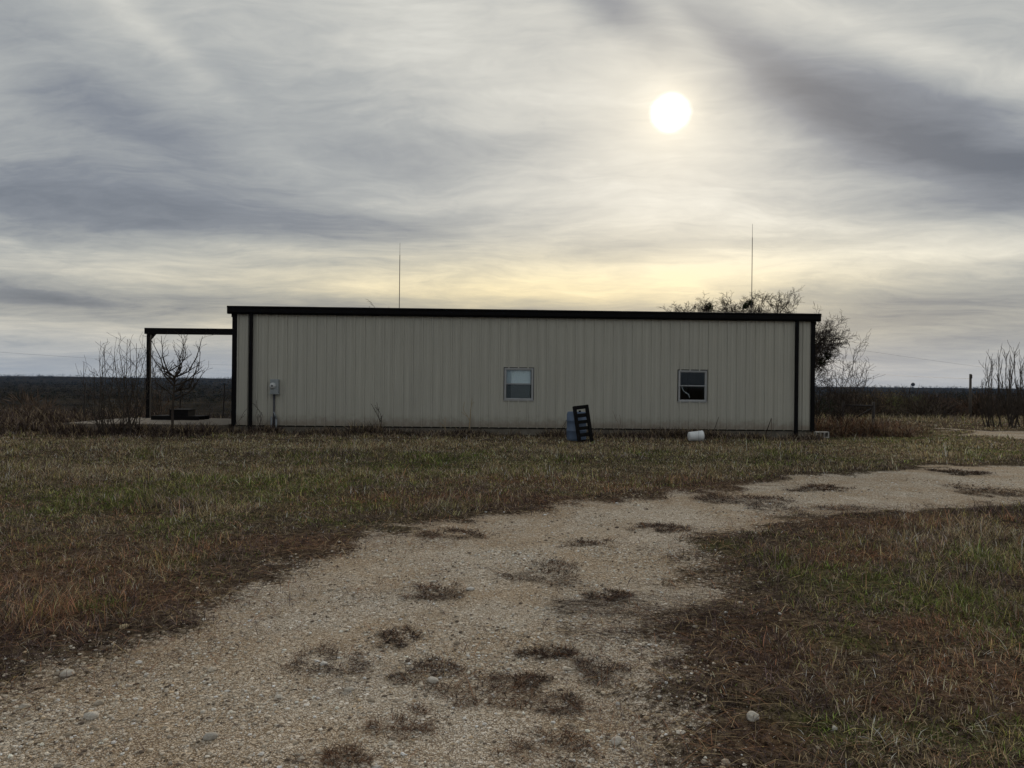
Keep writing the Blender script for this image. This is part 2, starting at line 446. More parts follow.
def mat_blade(name, trans=.25):
    m, g, p = newmat(name)
    at_ = g.n.new('ShaderNodeAttribute'); at_.attribute_name = 'col'
    g.l.new(at_.outputs['Color'], p.inputs['Base Color'])
    p.inputs['Roughness'].default_value = .9; p.inputs['Specular IOR Level'].default_value = 0.0 if not trans else .08
    if trans:
        tr = g.n.new('ShaderNodeBsdfTranslucent'); g.l.new(at_.outputs['Color'], tr.inputs[0])
        mx = g.n.new('ShaderNodeMixShader'); mx.inputs[0].default_value = trans
        out = m.node_tree.nodes['Material Output']
        g.l.new(p.outputs[0], mx.inputs[1]); g.l.new(tr.outputs[0], mx.inputs[2]); g.l.new(mx.outputs[0], out.inputs[0])
    return m
def mat_stone():
    m, g, p = newmat('loose_stone')
    at_ = g.n.new('ShaderNodeAttribute'); at_.attribute_name = 'col'
    n = g.noise(geo_pos(g), 90, 4, .65)
    g.l.new(g.mix(1.0, at_.outputs['Color'], g.ramp(n, [(.3, (.75, .73, .70)), (.7, (1.1, 1.1, 1.1))]), 'MULTIPLY'), p.inputs['Base Color'])
    p.inputs['Roughness'].default_value = .9; p.inputs['Specular IOR Level'].default_value = .2
    bump(g, p, n, .5, .004)
    return m
def mat_wall():
    m, g, p = newmat('tan_painted_steel_panel')
    tc = g.n.new('ShaderNodeTexCoord'); pos = tc.outputs['Object']
    x, y, z = g.sep(pos)[0:3]
    # each sheet differs a touch; rain streaks run straight down
    sheet = g.n.new('ShaderNodeTexWhiteNoise'); sheet.noise_dimensions = '1D'
    g.l.new(g.m('FLOOR', g.m('DIVIDE', x, .914)), sheet.inputs['W'])
    streak = g.noise(g.comb(g.m('MULTIPLY', x, 9), g.m('MULTIPLY', y, 9), g.m('MULTIPLY', z, .35)), 1.0, 5, .65)
    blot = g.noise(pos, .6, 4, .6)
    c = g.ramp(streak, [(.3, (.405, .398, .350)), (.7, (.485, .476, .420))])
    c = g.mix(g.m('MULTIPLY', sheet.outputs['Value'], .12), c, (.35, .35, .335))
    c = g.mix(g.m('MULTIPLY', g.smooth(blot, .4, .75), .16), c, (.34, .32, .28))
    dirt = g.m('MULTIPLY', g.smooth(g.m('ADD', z, g.m('MULTIPLY', g.noise(pos, 5, 5, .7), -.6)), .40, -.05), .7)
    c = g.mix(dirt, c, (.20, .16, .12))
    g.l.new(c, p.inputs['Base Color'])
    p.inputs['Roughness'].default_value = .5; p.inputs['Specular IOR Level'].default_value = .35
    bump(g, p, g.noise(g.comb(g.m('MULTIPLY', x, 2.2), 0.0, g.m('MULTIPLY', z, 1.2)), 1.0, 2, .5), .25, .01)
    return m
def mat_concrete(name, c0, c1):
    m, g, p = newmat(name)
    pos = geo_pos(g)
    n = g.noise(pos, 3, 7, .7)
    g.l.new(g.ramp(n, [(.3, c0), (.7, c1)]), p.inputs['Base Color'])
    p.inputs['Roughness'].default_value = .9
    bump(g, p, g.noise(pos, 40, 5, .7), .4, .006)
    return m
def mat_glass():
    m, g, p = newmat('window_glass')
    nt = m.node_tree; out = nt.nodes['Material Output']
    gl = g.n.new('ShaderNodeBsdfGlossy'); gl.inputs['Roughness'].default_value = .04; gl.inputs['Color'].default_value = (.9, .95, 1, 1)
    tr = g.n.new('ShaderNodeBsdfTransparent'); tr.inputs[0].default_value = (.93, .96, .97, 1)
    fr = g.n.new('ShaderNodeFresnel'); fr.inputs[0].default_value = 1.5
    mx = g.n.new('ShaderNodeMixShader')
    g.l.new(g.m('MULTIPLY', fr.outputs[0], .45), mx.inputs[0]); g.l.new(tr.outputs[0], mx.inputs[1]); g.l.new(gl.outputs[0], mx.inputs[2])
    g.l.new(mx.outputs[0], out.inputs[0])
    return m
M_GROUND = mat_ground()
M_BLADE = mat_blade('dry_grass_blades')
M_TWIG = mat_blade('weed_stalks', 0.0)
M_SCRUB = mat_blade('scrub_foliage', 0.0)
M_STONE = mat_stone()
M_WALL = mat_wall()
M_TRIM = simple('dark_bronze_trim', (.0055, .005, .006), .65, 0, .2, 3, 0, .10)
M_ROOF = simple('galvanised_roof', (.30, .31, .31), .4, .6, .15, 2)
M_FOUND = mat_concrete('stained_foundation', (.09, .08, .065), (.19, .17, .14))
M_SLAB = mat_concrete('pale_concrete', (.095, .078, .062), (.19, .16, .125))
M_ALU = simple('window_aluminium', (.36, .37, .38), .45, .3, .1, 8)
M_ALU_D = simple('window_gasket', (.05, .05, .055), .6, 0, .1, 8)
M_GLASS = mat_glass()
M_DARKROOM = simple('dark_interior', (.015, .016, .02), .9, 0, .2, 3)
M_BLIND = simple('pale_curtain', (.80, .86, .88), .9, 0, .06, 14)
M_BLIND2 = simple('dull_curtain', (.48, .54, .58), .9, 0, .10, 14)
M_GREYBOX = simple('grey_enamel_box', (.28, .31, .33), .5, .2, .12, 9)
M_GLASSDIAL = simple('meter_glass', (.50, .52, .53), .15, 0, .1, 20)
M_PIPE = simple('grey_conduit', (.20, .22, .24), .5, .3, .2, 10)
M_PIPE_D = simple('dark_conduit', (.035, .037, .05), .5, 0, .2, 10)
M_BARREL = simple('faded_blue_plastic', (.085, .125, .20), .55, 0, .25, 4, .002)
M_BLACK = simple('weathered_black_plastic', (.006, .0055, .006), .7, 0, .3, 7, .002, .12)
M_WHITE = simple('white_bucket_plastic', (.72, .74, .76), .5, 0, .10, 9)
M_BLOCK = mat_concrete('concrete_block', (.30, .29, .27), (.46, .44, .41))
M_STEEL = simple('dark_rusty_pipe', (.030, .024, .022), .7, .2, .4, 8, .001)
M_WOODPOLE = simple('grey_timber_pole', (.070, .060, .052), .9, 0, .3, 5, .004)
M_WIRE = simple('wire', (.05, .05, .05), .6, .4, .2, 5)
M_MAST = simple('thin_mast_metal', (.05, .045, .045), .5, .5, .2, 3)
def bark(name, c): return simple(name, c, .95, 0, .35, 9, .004, .1)
M_BARK = bark('grey_brown_bark', (.055, .045, .038))
M_BARK_R = bark('reddish_twig_bark', (.042, .032, .028))
M_BARK_T = bark('tan_twig_bark', (.13, .10, .075))
M_LEAFC = simple('mistletoe_leaf', (.030, .042, .018), .8, 0, .4, 30)

# ------------------------------------------------------------------ ground sheet
xs = axis(-6500, -11.5, 11.5, 6500, .09, 1.045)
ys = axis(-2500, 2.6, 15.0, 7500, .075, 1.032)
GX, GY = np.meshgrid(xs, ys)
gx, gy = GX.ravel(), GY.ravel()
gz = height(gx, gy)
graw = gravel_raw(gx, gy)
gz = gz + sst(-graw, -.1, .5) * .03 * (gy < 45)
gm = np.clip(.54 + graw / 1.5, 0, 1)
gm = gm * ((gy > -30) & (gy < 60))
gcol = np.c_[gm, .6 * blobsum(GREEN, gx, gy), blobsum(RUST, gx, gy)]
ny, nx = GX.shape
ii = np.arange(nx * ny).reshape(ny, nx)
quads = np.stack([ii[:-1, :-1], ii[:-1, 1:], ii[1:, 1:], ii[1:, :-1]], -1).reshape(-1, 4)
mb = MB(); mb.add(np.c_[gx, gy, gz], quads, None, gcol)
tag(mb.build('ground', M_GROUND, smooth=True), kind='structure')

def ground_z(x, y):
    x = np.atleast_1d(np.asarray(x, float)); y = np.atleast_1d(np.asarray(y, float))
    r = gravel_raw(x, y)
    return height(x, y) + sst(-r, -.1, .5) * .03 * (y < 45)

# ------------------------------------------------------------------ blades
def blades(mb, P, az, lean, L, W, col, segs=2, curl=.6):
    """P Nx3 roots, az heading, lean from vertical (rad), L length, W width"""
    n = len(P)
    dirh = np.c_[np.cos(az), np.sin(az), np.zeros(n)]
    side = np.c_[-np.sin(az + RNG.uniform(-1, 1, n)), np.cos(az), np.zeros(n)]
    side /= np.linalg.norm(side, axis=1)[:, None]
    rows = [P]; th = lean.copy(); p = P.copy(); step = (L / segs)[:, None]
    for k in range(segs):
        p = p + step * (dirh * np.sin(th)[:, None] + np.array([0, 0, 1.0]) * np.cos(th)[:, None])
        rows.append(p); th = th + curl * (0.6 + .8 * RNG.random(n))
        th = np.minimum(th, 2.1)
    vs = []
    for k in range(segs):
        w = (W * (1 - .35 * k / segs))[:, None] * .5
        vs += [rows[k] - side * w, rows[k] + side * w]
    vs.append(rows[segs])
    nv = 2 * segs + 1
    V = np.stack(vs, 1).reshape(-1, 3)
    base = np.arange(n)[:, None] * nv
    q = [base + np.array([[2 * k, 2 * k + 1, 2 * k + 3, 2 * k + 2]]) for k in range(segs - 1)]
    q = np.concatenate(q, 0) if q else None
    t = base + np.array([[2 * segs - 2, 2 * segs - 1, 2 * segs]])
    C = np.repeat(col, nv, axis=0)
    mb.add(V, q, t, C)

PAL = dict(tan=(.34, .26, .155), straw=(.55, .46, .31), rust=(.25, .135, .080), grey=(.23, .185, .150), dark=(.050, .036, .030), green=(.115, .150, .038), olive=(.205, .190, .070), purple=(.090, .066, .064))
PALM = {k: np.array(v) for k, v in PAL.items()}

def grass_region(mb, area_pts, n, ymin, ymax, xlim, Lr, Wk, segs):
    pass

def scatter_grass():
    mb = MB()
    bands = [  # y0, y1, tufts per m2, blades per tuft
        (2.6, 5.5, 260, 24, 2), (5.5, 9, 190, 21, 2), (9, 14, 165, 18, 2), (14, 20, 100, 16, 2), (20, 28, 46, 14, 2), (28, 44, 12, 10, 2)]
    for (a, b, dt, bt, segs) in bands:
        hw = .72 * b + 1.5
        N = int(dt * (b - a) * 2 * hw)
        x = RNG.uniform(-hw, hw, N); y = RNG.uniform(a, b, N)
        r = gravel_raw(x, y)
        keep = RNG.random(N) < sst(-r, -.10, .85) ** .8
        keep &= ~((x > -8.9) & (x < 9.75) & (y > 23.5) & (y < 39))          # building
        keep &= ~((x < -8.8) & (x > -14.2) & (y > 23.1) & (y < 27.4))        # slab
        keep &= ~((x < -9) & (y > 30))
        keep &= ~((x > -8.9) & (x < 9.8) & (y > 22.9)) & ~((x > 9.6) & (x < 10.6) & (y > 22.9) & (y < 24.4))
        for (ox, oy, orr) in ((gp(695, 443) + (.45,)), (gp(577, 442) + (.45,))): keep &= ~((np.abs(x - ox) < orr) & (y > oy - .75) & (y < oy + .4) & (RNG.random(len(x)) < .8))
        bare = fbm(x, y, 2.4, 4, 44)
        keep &= RNG.random(N) < (.55 + .45 * sst(bare, .34, .50))
        x, y, r = x[keep], y[keep], r[keep]; N = len(x)
        gg = blobsum(GREEN, x, y); rr = blobsum(RUST, x, y); tt = blobsum(TAN, x, y)
        f1 = fbm(x, y, .9, 4, 51); f2 = fbm(x, y, 1.1, 4, 61); f3 = fbm(x, y, .6, 4, 71)
        wg = np.clip(gg * .95 * (.3 + 1.4 * fbm(x, y, 2.6, 3, 55)) + (f1 - .56) * 2.8, .02, 1.3) ** 1.2
        wr = np.clip(rr * .85 + (f2 - .54) * 2.2, .05, 2) * (1 - .45 * sst(y, 9, 14))
        wt = np.clip(tt * 1.2 + (f3 - .50) * 2.4 + .15 * sst(y, 6, 10) + .45 * sst(y, 12, 22) + .7 * sst(x, 6, 12) * sst(y, 16, 22), .08, 2)
        wgrey = .30 + .08 * sst(y, 6, 12)
        edge = np.exp(-((-r - .10) / .45) ** 2) * 1.6 * sst(y, 30, 12) + 2.2 * blobsum(DARKV, x, y)
        wd = .25 + edge; wp = .12 + edge * 1.2
        Wt = np.stack([wt, .14 * wt + .02, wr, wgrey + 0 * wt, wd, wg, (.35 * wg + .16 + .15 * sst(y, 8, 14)), wp], 1)
        keys = ['tan', 'straw', 'rust', 'grey', 'dark', 'green', 'olive', 'purple']
        Wt /= Wt.sum(1)[:, None]; cum = np.cumsum(Wt, 1)
        ti = np.repeat(np.arange(N), bt); n = len(ti)
        # most blades of a tuft share its kind, some take another
        pick_t = RNG.random(N)[ti]; pick_b = RNG.random(n)
        u = np.where(RNG.random(n) < .6, pick_t, pick_b)
        kidx = (u[:, None] > cum[ti]).sum(1).clip(0, 7)
        palette = np.array([PAL[k] for k in keys])
        tb = np.exp(RNG.normal(0, .30, N))[ti][:, None]
        c = 1.13 * tb * palette[kidx] * np.exp(RNG.normal(-.08, .62, (n, 1))).clip(.15, 2.4) * RNG.uniform(.92, 1.08, (n, 3))
        spread = .045 + .003 * y[ti]
        px = x[ti] + RNG.normal(0, 1, n) * spread; py = y[ti] + RNG.normal(0, 1, n) * spread
        tall = fbm(px, py, .8, 3, 81)
        isg = (kidx == 5)
        base = (.050 + .085 * sst(tall, .35, .75) + (.01 + .015 * tall) * sst(py, 9, 20)) * np.exp(RNG.normal(0, .35, N))[ti]
        base *= np.where(edge[ti] > .6, .65, 1.0)
        L = base * RNG.uniform(.5, 1.5, n) * np.where(isg, .7, 1.0) * .85 * (1 - .25 * sst(py, 8, 13))
        L = np.where(RNG.random(n) < .02, L * 2.0, L)
        W = np.maximum(.0036, .00062 * py) * RNG.uniform(.6, 1.3, n) * np.where(isg, 1.25, 1.0)
        lean = np.abs(RNG.normal(1.0, .45, n)).clip(.05, 1.55); lean = np.where(isg, lean * .7, lean)
        lean = np.where(py > 12, lean * .9, lean)
        az = RNG.uniform(0, 2 * np.pi, N)[ti] * .0 + RNG.uniform(0, 2 * np.pi, n)
        pz = ground_z(px, py) - .004
        blades(mb, np.c_[px, py, pz], az, lean, L, W, c.clip(0, .75), segs, .35)
    print('grass verts', mb.n)
    tag(mb.build('grass', M_BLADE), 'matted winter grass, brown, rust and green', 'grass', kind='stuff')
scatter_grass()

# thatch of long loose lying stalks and rough clumps, close by and along the verge
def scatter_litter():
    mb = MB()
    N = 40000
    y = 2.6 + 9 * RNG.random(N) ** 1.3; x = RNG.uniform(-.75, .75, N) * (y + 1.2)
    r = gravel_raw(x, y)
    pr = np.exp(-((r + .05) / .30) ** 2) + .45 * (r < -.2) + 1.2 * blobsum(DARKV, x, y) + .035 + .25 * sst(fbm(x, y, 1.2, 4, 77), .56, .7)
    k = RNG.random(N) < pr
    x, y = x[k], y[k]; n = len(x)
    c = np.where((RNG.random(n) < .55)[:, None], PALM['purple'], np.where((RNG.random(n) < .5)[:, None], PALM['tan'], PALM['rust'])) * RNG.uniform(.5, 1.5, (n, 1))
    z = ground_z(x, y) + RNG.uniform(.0, .035, n)
    blades(mb, np.c_[x, y, z], RNG.uniform(0, 6.28, n), RNG.uniform(1.15, 1.6, n), RNG.uniform(.06, .22, n), np.maximum(.0022, .0007 * y), c, 3, .12)
    tag(mb.build('plant_litter', M_TWIG), 'loose dry stalks lying in the grass and along the gravel edge', 'plant litter', kind='stuff')
scatter_litter()

# ------------------------------------------------------------------ stones
ICO_V = []; t_ = (1 + 5 ** .5) / 2
for a_, b_ in ((-1, t_), (1, t_), (-1, -t_), (1, -t_)):
    ICO_V.append((a_, b_, 0))
for a_, b_ in ((-1, t_), (1, t_), (-1, -t_), (1, -t_)):
    ICO_V.append((0, a_, b_))
for a_, b_ in ((t_, -1), (t_, 1), (-t_, -1), (-t_, 1)):
    ICO_V.append((a_, 0, b_))
ICO_V = np.array(ICO_V, float); ICO_V /= np.linalg.norm(ICO_V[0])
ICO_F = np.array([(0,11,5),(0,5,1),(0,1,7),(0,7,10),(0,10,11),(1,5,9),(5,11,4),(11,10,2),(10,7,6),(7,1,8),(3,9,4),(3,4,2),(3,2,6),(3,6,8),(3,8,9),(4,9,5),(2,4,11),(6,2,10),(8,6,7),(9,8,1)])
def stones(mb, x, y, s, flat=.62, bright=1.0):
    n = len(x)
    a = RNG.uniform(0, 6.28, n)
    V = ICO_V[None] * RNG.uniform(.72, 1.25, (n, 12, 1))
    V = V * np.c_[RNG.uniform(.8, 1.4, n), RNG.uniform(.7, 1.1, n), flat * RNG.uniform(.7, 1.2, n)][:, None, :]
    ca, sa = np.cos(a)[:, None], np.sin(a)[:, None]
    X = V[:, :, 0] * ca - V[:, :, 1] * sa; Y = V[:, :, 0] * sa + V[:, :, 1] * ca
    P = np.stack([X, Y, V[:, :, 2]], 2) * s[:, None, None] + np.c_[x, y, ground_z(x, y) + s * flat * .25][:, None, :]
    pal = np.array([(.66, .585, .48), (.48, .405, .315), (.77, .71, .62), (.17, .135, .105), (.86, .83, .78), (.56, .43, .29), (.62, .55, .46)])
    c = pal[RNG.choice(7, n, p=[.24, .25, .14, .13, .07, .05, .12])] * RNG.uniform(.65, 1.25, (n, 1)) * bright
    mb.add(P.reshape(-1, 3), None, (np.arange(n)[:, None, None] * 12 + ICO_F[None]).reshape(-1, 3), np.repeat(c.clip(0, .8), 12, 0))
def scatter_stones():
    mb = MB()
    for (a, b, n, s0, s1) in ((2.7, 4.6, 90000, .0024, .0125), (4.6, 8, 110000, .0034, .0145), (8, 14, 40000, .006, .019), (14, 24, 12000, .011, .024)):
        y = RNG.uniform(a, b, n); x = RNG.uniform(-.72, .72, n) * b
        r = gravel_raw(x, y)
        k = RNG.random(n) < ((.75 * sst(r, -.15, .25) + .25 * sst(r, -.6, .0)) * (.25 + .75 * sst(fbm(x, y, 1.5, 4, 91), .38, .6)))
        x, y = x[k], y[k]; n = len(x)
        s = s0 + (s1 - s0) * RNG.random(n) ** 5
        stones(mb, x, y, s)
    n = 1300
    y = 2.7 + 9 * RNG.random(n) ** 1.2; x = RNG.uniform(-.72, .72, n) * (y + .5)
    r = gravel_raw(x, y); cl = fbm(x, y, 1.4, 3, 95)
    k = RNG.random(n) < sst(r, -.9, .1) * sst(cl, .42, .62)
    x, y = x[k], y[k]
    stones(mb, x, y, .012 + .018 * RNG.random(len(x)) ** 2.5, .6, .85)
    print('stone verts', mb.n)
    tag(mb.build('gravel', M_STONE), 'loose limestone gravel spread over the drive', 'gravel', kind='stuff')
scatter_stones()
# a few fist-sized stones that can be told apart
ROCKS = [(91, 718, .030, 'pale fist-sized stone at the left end of the gravel drive'), (434, 581, .018, 'small pale stone near the dark weed patch mid drive'),
         (433, 681, .030, 'pale rounded stone beside the wide weed mat on the drive'), (67, 674, .032, 'white stone on the dark left verge of the drive'),
         (211, 741, .026, 'grey stone at the bottom of the drive, left of centre'), (124, 631, .026, 'yellowish stone at the left grass edge'),
         (617, 741, .028, 'pale stone at the foot of the photo where gravel meets weeds'), (752, 727, .034, 'long white stone in the rough grass right of the drive')]
for (px, py, s, lab) in ROCKS:
    X, Y = gp(px, py)
    mb = MB()
    import bmesh
    bm = bmesh.new(); bmesh.ops.create_icosphere(bm, subdivisions=3, radius=1)
    V = np.array([v.co[:] for v in bm.verts]); T = np.array([[v.index for v in f.verts] for f in bm.faces]); bm.free()
    sd_ = int(px)
    d = 1 + .35 * (fbm(V[:, 0] + sd_, V[:, 1] + V[:, 2] * 1.7, 1.6, 3, sd_) - .5) * 2
    V = V * d[:, None] * np.array([1.25, .85, .62]) * s
    c = np.array([.50, .47, .42]) if 'yellow' not in lab else np.array([.50, .42, .27])
    mb.add(V, None, T, c * (.8 if 'grey' in lab else 1.05))
    o = mb.build('stone', M_STONE, smooth=True)
    o.location = (X, Y, float(ground_z(X, Y)[0]) + s * .35); o.rotation_euler = (0, 0, px)
    tag(o, lab, 'stone', 'larger stones on the drive')

# ------------------------------------------------------------------ branch generator
def grow(segs, p, d, L, r, depth, rnd, spread=.55, up=.12, nseg=3, kids=3, wob=.16, shrink=.68, tip=.35, rmin=.002):
    p = Vector(p); d = Vector(d).normalized()
    pts = [(p.copy(), r)]
    for k in range(nseg):
        d = (d + Vector((rnd.gauss(0, wob), rnd.gauss(0, wob), rnd.gauss(0, wob) + up * .5))).normalized()
        p = p + d * (L / nseg)
        rr = max(r * (1 - (1 - tip * 1.6) * (k + 1) / nseg), rmin)
        segs.append((pts[-1][0], p.copy(), pts[-1][1], rr)); pts.append((p.copy(), rr))
    if depth <= 0: return
    for k in range(kids):
        t = .35 + .65 * (k + rnd.random() * .6) / kids if k < kids - 1 else 1.0
        i = min(int(t * nseg), nseg - 1); f = t * nseg - i
        q = pts[i][0].lerp(pts[i + 1][0], min(f, 1)); rq = pts[i][1] + (pts[i + 1][1] - pts[i][1]) * min(f, 1)
        ax = d.orthogonal(); ax.rotate(Matrix.Rotation(rnd.random() * 6.283, 3, d)); 
        nd = (d + ax * spread * rnd.uniform(.6, 1.5) + Vector((0, 0, up))).normalized()
        grow(segs, q, nd, L * shrink * rnd.uniform(.75, 1.2), max(rq * .78, rmin), depth - 1, rnd, spread, up, nseg, kids, wob, shrink, tip, rmin)
def seg_mesh(mb, segs, n=4, col=None):
    A = np.array([s[0][:] for s in segs]); B = np.array([s[1][:] for s in segs])
    r0 = np.array([s[2] for s in segs]); r1 = np.array([s[3] for s in segs])
    D = B - A; D /= (np.linalg.norm(D, axis=1)[:, None] + 1e-9)
    ref = np.where(np.abs(D[:, 2:3]) < .9, np.array([[0, 0, 1.0]]), np.array([[1.0, 0, 0]]))
    a = np.cross(D, ref); a /= np.linalg.norm(a, axis=1)[:, None]; b = np.cross(D, a)
    th = np.arange(n) / n * 2 * np.pi
    ring = a[:, None, :] * np.cos(th)[None, :, None] + b[:, None, :] * np.sin(th)[None, :, None]
    V = np.concatenate([A[:, None] + ring * r0[:, None, None], B[:, None] + ring * r1[:, None, None]], 1)
    m = len(segs); base = (np.arange(m) * 2 * n)[:, None, None]
    q = np.array([[i, (i + 1) % n, n + (i + 1) % n, n + i] for i in range(n)])[None] + base
    mb.add(V.reshape(-1, 3), q.reshape(-1, 4), None, col)

# ------------------------------------------------------------------ metal building
BL = Vector((at(233, 430, 23.6).x, 23.6, 0)); BR = Vector((at(812.5, 430, 24.1).x, 24.1, 0))
WLEN = (BR - BL).length
BYAW = math.atan2(BR.y - BL.y, BR.x - BL.x)
bd = empty('metal_building', (BL.x, BL.y, 0.0), BYAW)
tag(bd, 'long low metal shop building with tan ribbed walls and black trim', 'building')
ZB, ZT = .255, 3.80
DEPTH = 15.0
def wx(px, D=23.85):      # photo column -> distance along the front wall
    u, v = uv(px, 400); X = u / F
    # intersect sight line with wall line
    c, s = math.cos(BYAW), math.sin(BYAW)
    t = (X * BL.y - BL.x) / (c - X * s)
    return t
def wz(px, py):
    t = wx(px); D = BL.y + t * math.sin(BYAW); return at(px, py, D).z
W1 = (wx(504.8), wx(532.4), wz(518, 399.5), wz(518, 368.7))
W2 = (wx(678.6), wx(705.6), wz(692, 401), wz(692, 371))
def panel_profile(L):
    pts = [(0, 0)]; P = .3048; k = 0
    while True:
        x0 = k * P + .10
        for dx, dy in ((0, 0), (.014, .040), (.044, .040), (.058, 0), (.125, 0), (.132, .008), (.150, .008), (.157, 0), (.215, 0), (.222, .008), (.240, .008), (.247, 0)):
            if x0 + dx < L: pts.append((x0 + dx, dy))
        k += 1
        if k * P + .1 > L: break
    pts.append((L, 0))
    return np.array(pts)
def ribbed(L, z0, z1, holes, tr, top=None):
    """tr(x, depth_out, z) -> xyz"""
    mb = MB(); pr = panel_profile(L)
    cuts = sorted(set([h[i] for h in holes for i in (0, 1)]))
    for c in cuts:
        y = float(np.interp(c, pr[:, 0], pr[:, 1])); pr = np.vstack([pr, (c, y)])
    pr = pr[np.argsort(pr[:, 0], kind='stable')]
    for i in range(len(pr) - 1):
        (xa, ya), (xb, yb) = pr[i], pr[i + 1]
        if xb - xa < 1e-6: continue
        mid = (xa + xb) / 2; spans = [(z0, None)]
        for h in holes:
            if h[0] < mid < h[1]: spans = [(z0, h[2]), (h[3], None)]
        for (a, b) in spans:
            ba = b if b is not None else (top(xa) if top else z1); bb = b if b is not None else (top(xb) if top else z1)
            mb.add([tr(xa, ya, a), tr(xb, yb, a), tr(xb, yb, bb), tr(xa, ya, ba)], [[0, 1, 2, 3]])
    return mb
ribbed(WLEN, ZB, ZT, [W1, W2], lambda x, o, z: (x, -o, z)).build('wall', M_WALL, bd)
RZ = lambda y: ZT + .02 + .55 * (1 - abs(y - DEPTH / 2) / (DEPTH / 2))
ribbed(DEPTH, ZB, ZT, [], lambda x, o, z: (-o, DEPTH - x, z), top=lambda x: RZ(x)).build('wall', M_WALL, bd)
ribbed(DEPTH, ZB, ZT, [], lambda x, o, z: (WLEN + o, x, z), top=lambda x: RZ(x)).build('wall', M_WALL, bd)
ribbed(WLEN, ZB, ZT, [], lambda x, o, z: (WLEN - x, DEPTH + o, z)).build('wall', M_WALL, bd)
# foundation edge stands just proud of nothing: it sits behind the sheet line
mb = MB(); mb.box((0.01, .012, -.35), (WLEN - .01, DEPTH - .01, ZB - .003)); mb.build('foundation', M_FOUND, bd)
# roof: two low slopes with ribs
mb = MB()
for (ya, yb) in ((-.16, DEPTH / 2), (DEPTH + .16, DEPTH / 2)):
    za, zb = RZ(ya) + .03, RZ(yb) + .03
    mb.add([(-.15, ya, za), (WLEN + .15, ya, za), (WLEN + .15, yb, zb), (-.15, yb, zb), (-.15, ya, za - .02), (WLEN + .15, ya, za - .02), (WLEN + .15, yb, zb - .02), (-.15, yb, zb - .02)],
           [[0, 1, 2, 3], [7, 6, 5, 4], [0, 4, 5, 1], [0, 3, 7, 4], [1, 5, 6, 2]])
    k = 0.1
    while k < WLEN:
        mb.add([(k, ya, za + .002), (k + .05, ya, za + .002), (k + .05, yb, zb + .002), (k, yb, zb + .002), (k + .015, ya, za + .034), (k + .035, ya, za + .034), (k + .035, yb, zb + .034), (k + .015, yb, zb + .034)],
               [[4, 5, 6, 7], [0, 4, 7, 3], [1, 2, 6, 5], [0, 1, 5, 4]])
        k += .3048
mb.build('roof', M_ROOF, bd)
# gutter with rolled lip along the eave, end caps
mb = MB()
gp_ = [(-.02, ZT + .17), (-.02, ZT - .045), (-.13, ZT - .045), (-.165, ZT + .01), (-.165, ZT + .13), (-.185, ZT + .15), (-.185, ZT + .195), (-.15, ZT + .205)]
x0, x1 = -.17, WLEN + .17
v = [(x0, y, z) for y, z in gp_] + [(x1, y, z) for y, z in gp_]; n = len(gp_)
mb.add(v, [[i, n + i, n + i + 1, i + 1] for i in range(n - 1)])
for xx in (x0, x1):
    mb.box((xx - .003, -.16, ZT - .04), (xx + .003, -.02, ZT + .17))
gutter = mb.build('gutter', M_TRIM, bd)
# rake trim on the gable ends
for sx in (-1, 1):
    mb = MB(); xx = -.04 if sx < 0 else WLEN + .04
    for (ya, yb) in ((-.02, DEPTH / 2), (DEPTH + .02, DEPTH / 2)):
        za, zb = RZ(ya), RZ(yb)
        mb.add([(xx - .04, ya, za - .16), (xx + .04, ya, za - .16), (xx + .04, yb, zb - .16), (xx - .04, yb, zb - .16), (xx - .04, ya, za + .005), (xx + .04, ya, za + .005), (xx + .04, yb, zb + .005), (xx - .04, yb, zb + .005)],
               [[0, 3, 2, 1], [4, 5, 6, 7], [0, 1, 5, 4], [1, 2, 6, 5], [3, 0, 4, 7]])
    mb.build('rake_trim', M_TRIM, bd)
# corner trims
for (cx, cy) in ((0, 0), (WLEN, 0), (0, DEPTH), (WLEN, DEPTH)):
    mb = MB(); s = 1 if cx == 0 else -1; t = 1 if cy == 0 else -1
    mb.box(tuple(np.minimum((cx - s * .045, cy - t * .042), (cx + s * .10, cy - t * .036))) + (ZB - .03,), tuple(np.maximum((cx - s * .045, cy - t * .042), (cx + s * .10, cy - t * .036))) + (ZT - .05,))
    mb.box(tuple(np.minimum((cx - s * .045, cy - t * .036), (cx - s * .039, cy + t * .10))) + (ZB - .03,), tuple(np.maximum((cx - s * .045, cy - t * .036), (cx - s * .039, cy + t * .10))) + (ZT - .05,))
    mb.build('corner_trim', M_TRIM, bd)
# downspouts, square section with kick-out
for px, wdt in ((251.2, .10), (795.2, .10)):
    x = wx(px); mb = MB()
    mb.box((x - wdt / 2, -.125, .14), (x + wdt / 2, -.045, ZT - .046))
    R = Matrix.Rotation(math.radians(38), 4, 'X')
    mb.box((x - wdt / 2 - .001, -.124, -.12), (x + wdt / 2 + .001, -.044, .158), R, (x, -.085, .15))
    ds = mb.build('downspout', M_TRIM, bd)
# base trim line
mb = MB(); mb.box((.10, -.012, ZB - .02), (WLEN - .10, .008, ZB + .012)); mb.build('base_trim', M_TRIM, bd)
